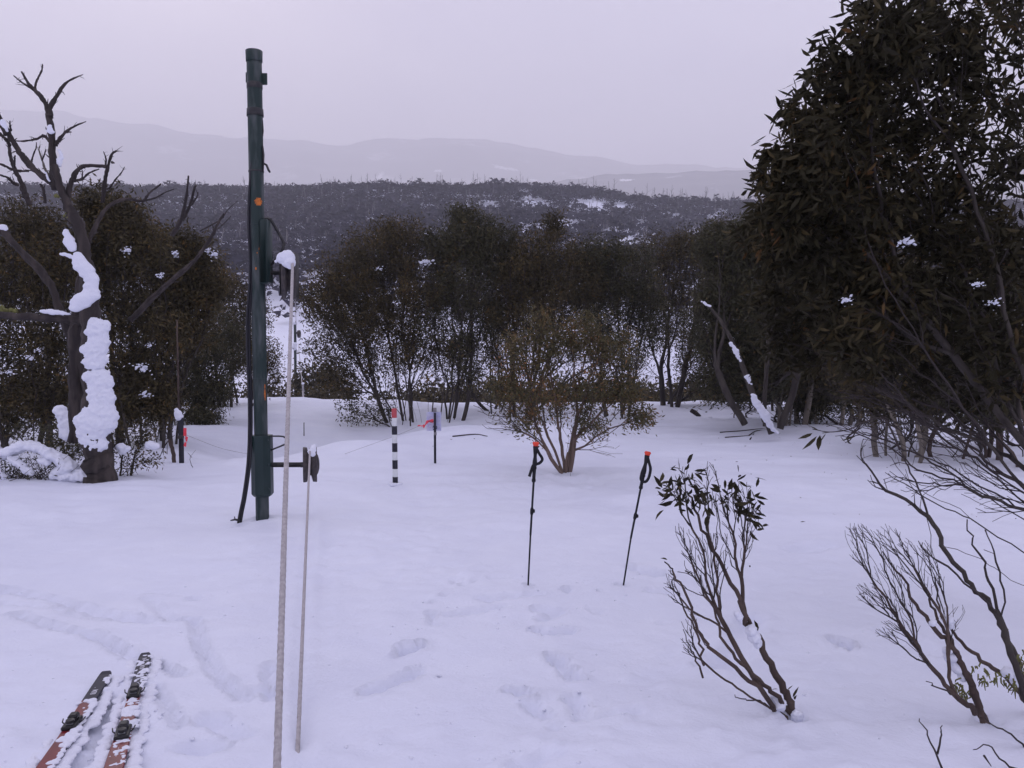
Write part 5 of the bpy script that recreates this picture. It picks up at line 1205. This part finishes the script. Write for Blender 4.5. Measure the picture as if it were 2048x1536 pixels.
# ------------------------------------------------------------------ skis
def text_mesh(body, size):
    cu = bpy.data.curves.new('lettering', 'FONT'); cu.body = body; cu.size = size; cu.align_x = 'CENTER'; cu.align_y = 'CENTER'; cu.extrude = .0004; cu.offset = .0006
    to = bpy.data.objects.new('lettering', cu); COL.objects.link(to)
    me = bpy.data.meshes.new_from_object(to.evaluated_get(bpy.context.evaluated_depsgraph_get())); bpy.data.objects.remove(to); me.name = 'lettering'; return me
def ski(p_top, p_low, split, label, texts, bindings, seed, half):
    A = G(*p_top); Lw = G(*p_low); rs = np.random.RandomState(seed)
    ax = Lw-A; ax[2] = 0; ax /= np.linalg.norm(ax); L = 1.55
    zA = Hs(A[0], A[1]); e = A+ax*1.0; zE = Hs(e[0], e[1])
    slope = (zE-zA)/1.0
    A = np.array([A[0], A[1], zA+(.022 if seed == 1 else .010)]); ax = np.array([ax[0], ax[1], slope]); ax /= np.linalg.norm(ax)
    side = np.cross(ax, [0, 0, 1]); side /= np.linalg.norm(side); up = np.cross(side, ax)
    if up[2] < 0: up = -up
    root = thing('ski', A, label, 'ski', 'pair of skis lying on the snow')
    ts = np.array([0, .006, .02, .05, .1, .2, .3, .4, .5, .6, .7, .8, .9, 1.0]); 
    def width(t): return half*np.interp(t, [0, .006, .02, .05, .12, .5, .9, 1], [.62, .80, .93, 1.0, 1.0, .84, 1.1, 1.15])
    def seg(t0, t1, name, m, lift=0.0):
        tt = np.unique(np.concatenate([[t0, t1], ts[(ts > t0) & (ts < t1)]])); V = []
        for t in tt:
            cpt = A+ax*L*t; w_ = width(t); bend = .012*max(0, 1-t/.05)**2
            for (u, v) in [(-w_, -.006), (-w_, .003), (-w_*.9, .0065), (w_*.9, .0065), (w_, .003), (w_, -.006)]: V.append(cpt+side*u+up*(v+bend))
        k = 6; n_ = len(tt); Q = [[i*k+j, i*k+(j+1) % k, (i+1)*k+(j+1) % k, (i+1)*k+j] for i in range(n_-1) for j in range(k)]
        Q += [[0, 5, 4, 1], [1, 4, 3, 2], [(n_-1)*k+0, (n_-1)*k+1, (n_-1)*k+4, (n_-1)*k+5], [(n_-1)*k+1, (n_-1)*k+2, (n_-1)*k+3, (n_-1)*k+4]]
        return obj(name, V, Q, None, m, root, smooth=False)
    tail = seg(0, split, 'ski_tail', M['ski_dark']); seg(split+.0005, 1, 'ski_top', M['ski_red'])
    for body, t, sz, rot in texts:
        me = text_mesh(body, sz); me.materials.clear(); me.materials.append(M['ski_print'])
        o = bpy.data.objects.new('lettering', me); COL.objects.link(o); o.parent = root
        X = ax; Yv = np.cross(up, X)
        R = Matrix((X, Yv, up)).transposed().to_4x4()
        o.matrix_local = Matrix.Translation(Vector(ax*L*t+up*.0072)) @ R @ Matrix.Rotation(math.radians(rot), 4, 'Z')
    R3 = np.stack([side, ax, up], 1)
    for t, ln, kind in bindings:
        c0 = A+ax*L*t
        b = MB().add(*box_geo(c0+up*.014, (.062, ln, .018), R3, .005)).build('binding', M['binding'], root, smooth=False)
        MB().add(*box_geo(c0+up*.034-ax*ln*.22, (.042, ln*.42, .026), R3, .008)).add(*lathe_geo([(0, .001), (0, .02), (.012, .018), (.014, .001)], c0+up*.03+ax*ln*.22, 'z', 14)).build('heel_piece', M['binding'], b, smooth=False)
        MB().add(*box_geo(c0+up*.026+ax*ln*.20, (.030, ln*.30, .010), R3, .003)).build('metal_plate', M['metal'], b, smooth=False)
        for s_ in (-1, 1): MB().tube([c0+up*.012+side*s_*.03, c0+up*.018+side*s_*.042-ax*.01, c0+up*.022+side*s_*.046-ax*.04], .003, 5).build('wire_arm', M['binding'], b)
    return A, ax, side, up, root
SK = []
SK.append(ski((213, 1358), (98, 1540), .24, 'left ski with dark tail lettered M78, partly buried in snow', [('M78', .175, .036, 0), ('.', .135, .03, 0)], [(.43, .13, 0)], 1, .034))
SK.append(ski((291, 1318), (232, 1540), .33, 'right ski, mostly crusted with snow, its tail reaching furthest from the camera', [('N', .05, .032, 0), ('MTN', .145, .032, 0)], [(.42, .12, 0), (.74, .14, 0)], 2, .034))
def ski_snow():
    rs = np.random.RandomState(9)
    for si, (A, ax, side, up, root) in enumerate(SK):
        L = 1.55
        # crusts: flat irregular pads across the top, and banked snow along the right-hand edge
        sd = side if side[0] > 0 else -side
        if si == 0:
            spots = [(t, .027+.012*rs.rand(), .009+.011*rs.rand()) for t in np.concatenate([np.arange(.03, .11, .012), np.arange(.27, .75, .012)])]
            spots += [(.255, .0, .020), (.262, -.022, .02), (.27, .02, .028), (.285, .025, .028), (.055, .018, .016), (.07, .02, .014), (.31, .0, .008), (.33, -.01, .007), (.35, .005, .008)]
            spots += [(t, .028, .028) for t in np.arange(.46, .58, .02)]
        else:
            spots = [(t, (rs.rand()-.4)*.062, .005+.013*rs.rand()**1.5) for t in np.arange(.0, .95, .0042)]
            spots += [(.545, .0, .035), (.56, -.02, .032), (.575, .0, .034), (.59, .02, .03), (.66, .01, .03), (.69, -.01, .035), (.685, .03, .03), (.10, .0, .016), (.235, -.015, .02), (.245, .015, .018)]
        bl = []
        for t, u, r in spots:
            if si == 1 and (.03 < t < .065 or .12 < t < .165 or .60 < t < .64) and rs.rand() < .8: continue
            c0 = A+ax*L*t+sd*u+up*.006
            for q in range(2): bl.append((c0+rs.normal(size=3)*np.array([.4, .4, .05])*r, np.array([r, r, r*.42])*(.5+.5*rs.rand())))
        lump('snow_crust', bl, root, voxel=.004, disp=.009, nsize=.022, seed=si)['kind'] = 'stuff'
        bl = [(A+ax*L*t+sd*(.050+.030*rs.rand())-up*(.012+.008*rs.rand()), np.array([.034, .040, .012])*(.4+.75*rs.rand())) for t in np.arange(.02, 1.0, .012)]
        bl += [(A+ax*L*t-sd*(.050+.03*rs.rand())-up*.018, np.array([.030, .036, .012])*(.5+.7*rs.rand())) for t in np.arange(.5 if si == 0 else .0, 1.0, .016)]
        lump('snow_bank', bl, root, voxel=.007, disp=.014, nsize=.05, seed=si+5)['kind'] = 'stuff'
ski_snow()

def litter():
    rs = np.random.RandomState(33); pos = []
    for i in range(70):
        a, b = [(rs.uniform(1380, 2040), rs.uniform(872, 960)), (rs.uniform(1600, 2040), rs.uniform(900, 1050)), (rs.uniform(860, 1120), rs.uniform(862, 900))][rs.choice(3, p=[.6, .2, .2])]
        pos.append(G(a, b)+np.array([0, 0, .006]))
    pos = np.array(pos); n = len(pos); d = rs.normal(size=(n, 3)); d[:, 2] *= .12
    V, Q, T, k = leaf_geo(pos, d, .05*(.5+.8*rs.rand(n)), .012*(.6+.6*rs.rand(n)), rs)
    o = obj('fallen_leaves', V, Q, T, M['leaf_olive'], None, smooth=False, tone=np.repeat(rs.rand(n)*.8, k)); tag(o, 'dead leaves and bark flecks lying about on the snow', 'leaves', kind='stuff')
    mb = MB()
    for pl in [[(1440, 866), (1490, 862), (1540, 856)], [(1450, 876), (1500, 872)], [(1498, 872), (1515, 862), (1545, 862), (1560, 868)], [(905, 874), (950, 870), (975, 874)], [(1500, 880), (1508, 868)]]:
        w3 = [G(a, b)+np.array([0, 0, .012]) for a, b in pl]; sp_ = smooth_path(w3, 4) if len(w3) > 2 else np.array(w3); mb.tube(sp_, np.linspace(.014, .006, len(sp_)), 5)
    o = mb.build('fallen_twigs', M['twig']); tag(o, 'thin broken twigs lying on the snow under the gum clumps', 'twigs', kind='stuff')
litter()
# loose clods on the trampled snow
def clods():
    rs = np.random.RandomState(21); mb = MB(); iv, it = ico(1)
    for i in range(260):
        a, b = [(rs.uniform(820, 1300), rs.uniform(1150, 1530)), (rs.uniform(0, 520), rs.uniform(1150, 1530)), (rs.uniform(560, 900), rs.uniform(1200, 1530)), (rs.uniform(1600, 1900), rs.uniform(1230, 1500))][rs.choice(4, p=[.45, .35, .12, .08])]
        g = G(a, b); r = .004+.010*rs.rand()**3
        mb.add(iv*r*np.array([1, 1, .6])*(.7+.6*rs.rand(len(iv), 1))+g, None, it)
    o = mb.build('snow_clods', M['snow_lump'], smooth=True); tag(o, 'small loose crumbs of snow scattered over the trampled foreground', 'snow', kind='stuff')
clods()

# ------------------------------------------------------------------ haze
def haze():
    x0, x1, y0, y1, z0, z1 = -11500, 11500, -200, 9500, -45, 2160
    V = [(x, y, z) for x in (x0, x1) for y in (y0, y1) for z in (z0, z1)]
    Q = [[0, 1, 3, 2], [4, 6, 7, 5], [0, 4, 5, 1], [2, 3, 7, 6], [0, 2, 6, 4], [1, 5, 7, 3]]
    m = bpy.data.materials.new('haze'); m.use_nodes = True; n = m.node_tree.nodes; n.remove(n['Principled BSDF'])
    v = n.new('ShaderNodeVolumePrincipled'); v.inputs['Density'].default_value = HAZE_DENSITY; v.inputs['Color'].default_value = (.975, .97, 1, 1); v.inputs['Anisotropy'].default_value = 0.0
    m.node_tree.links.new(v.outputs[0], n['Material Output'].inputs['Volume'])
    o = obj('haze', V, Q, None, m, smooth=False); tag(o, kind='stuff')
haze()
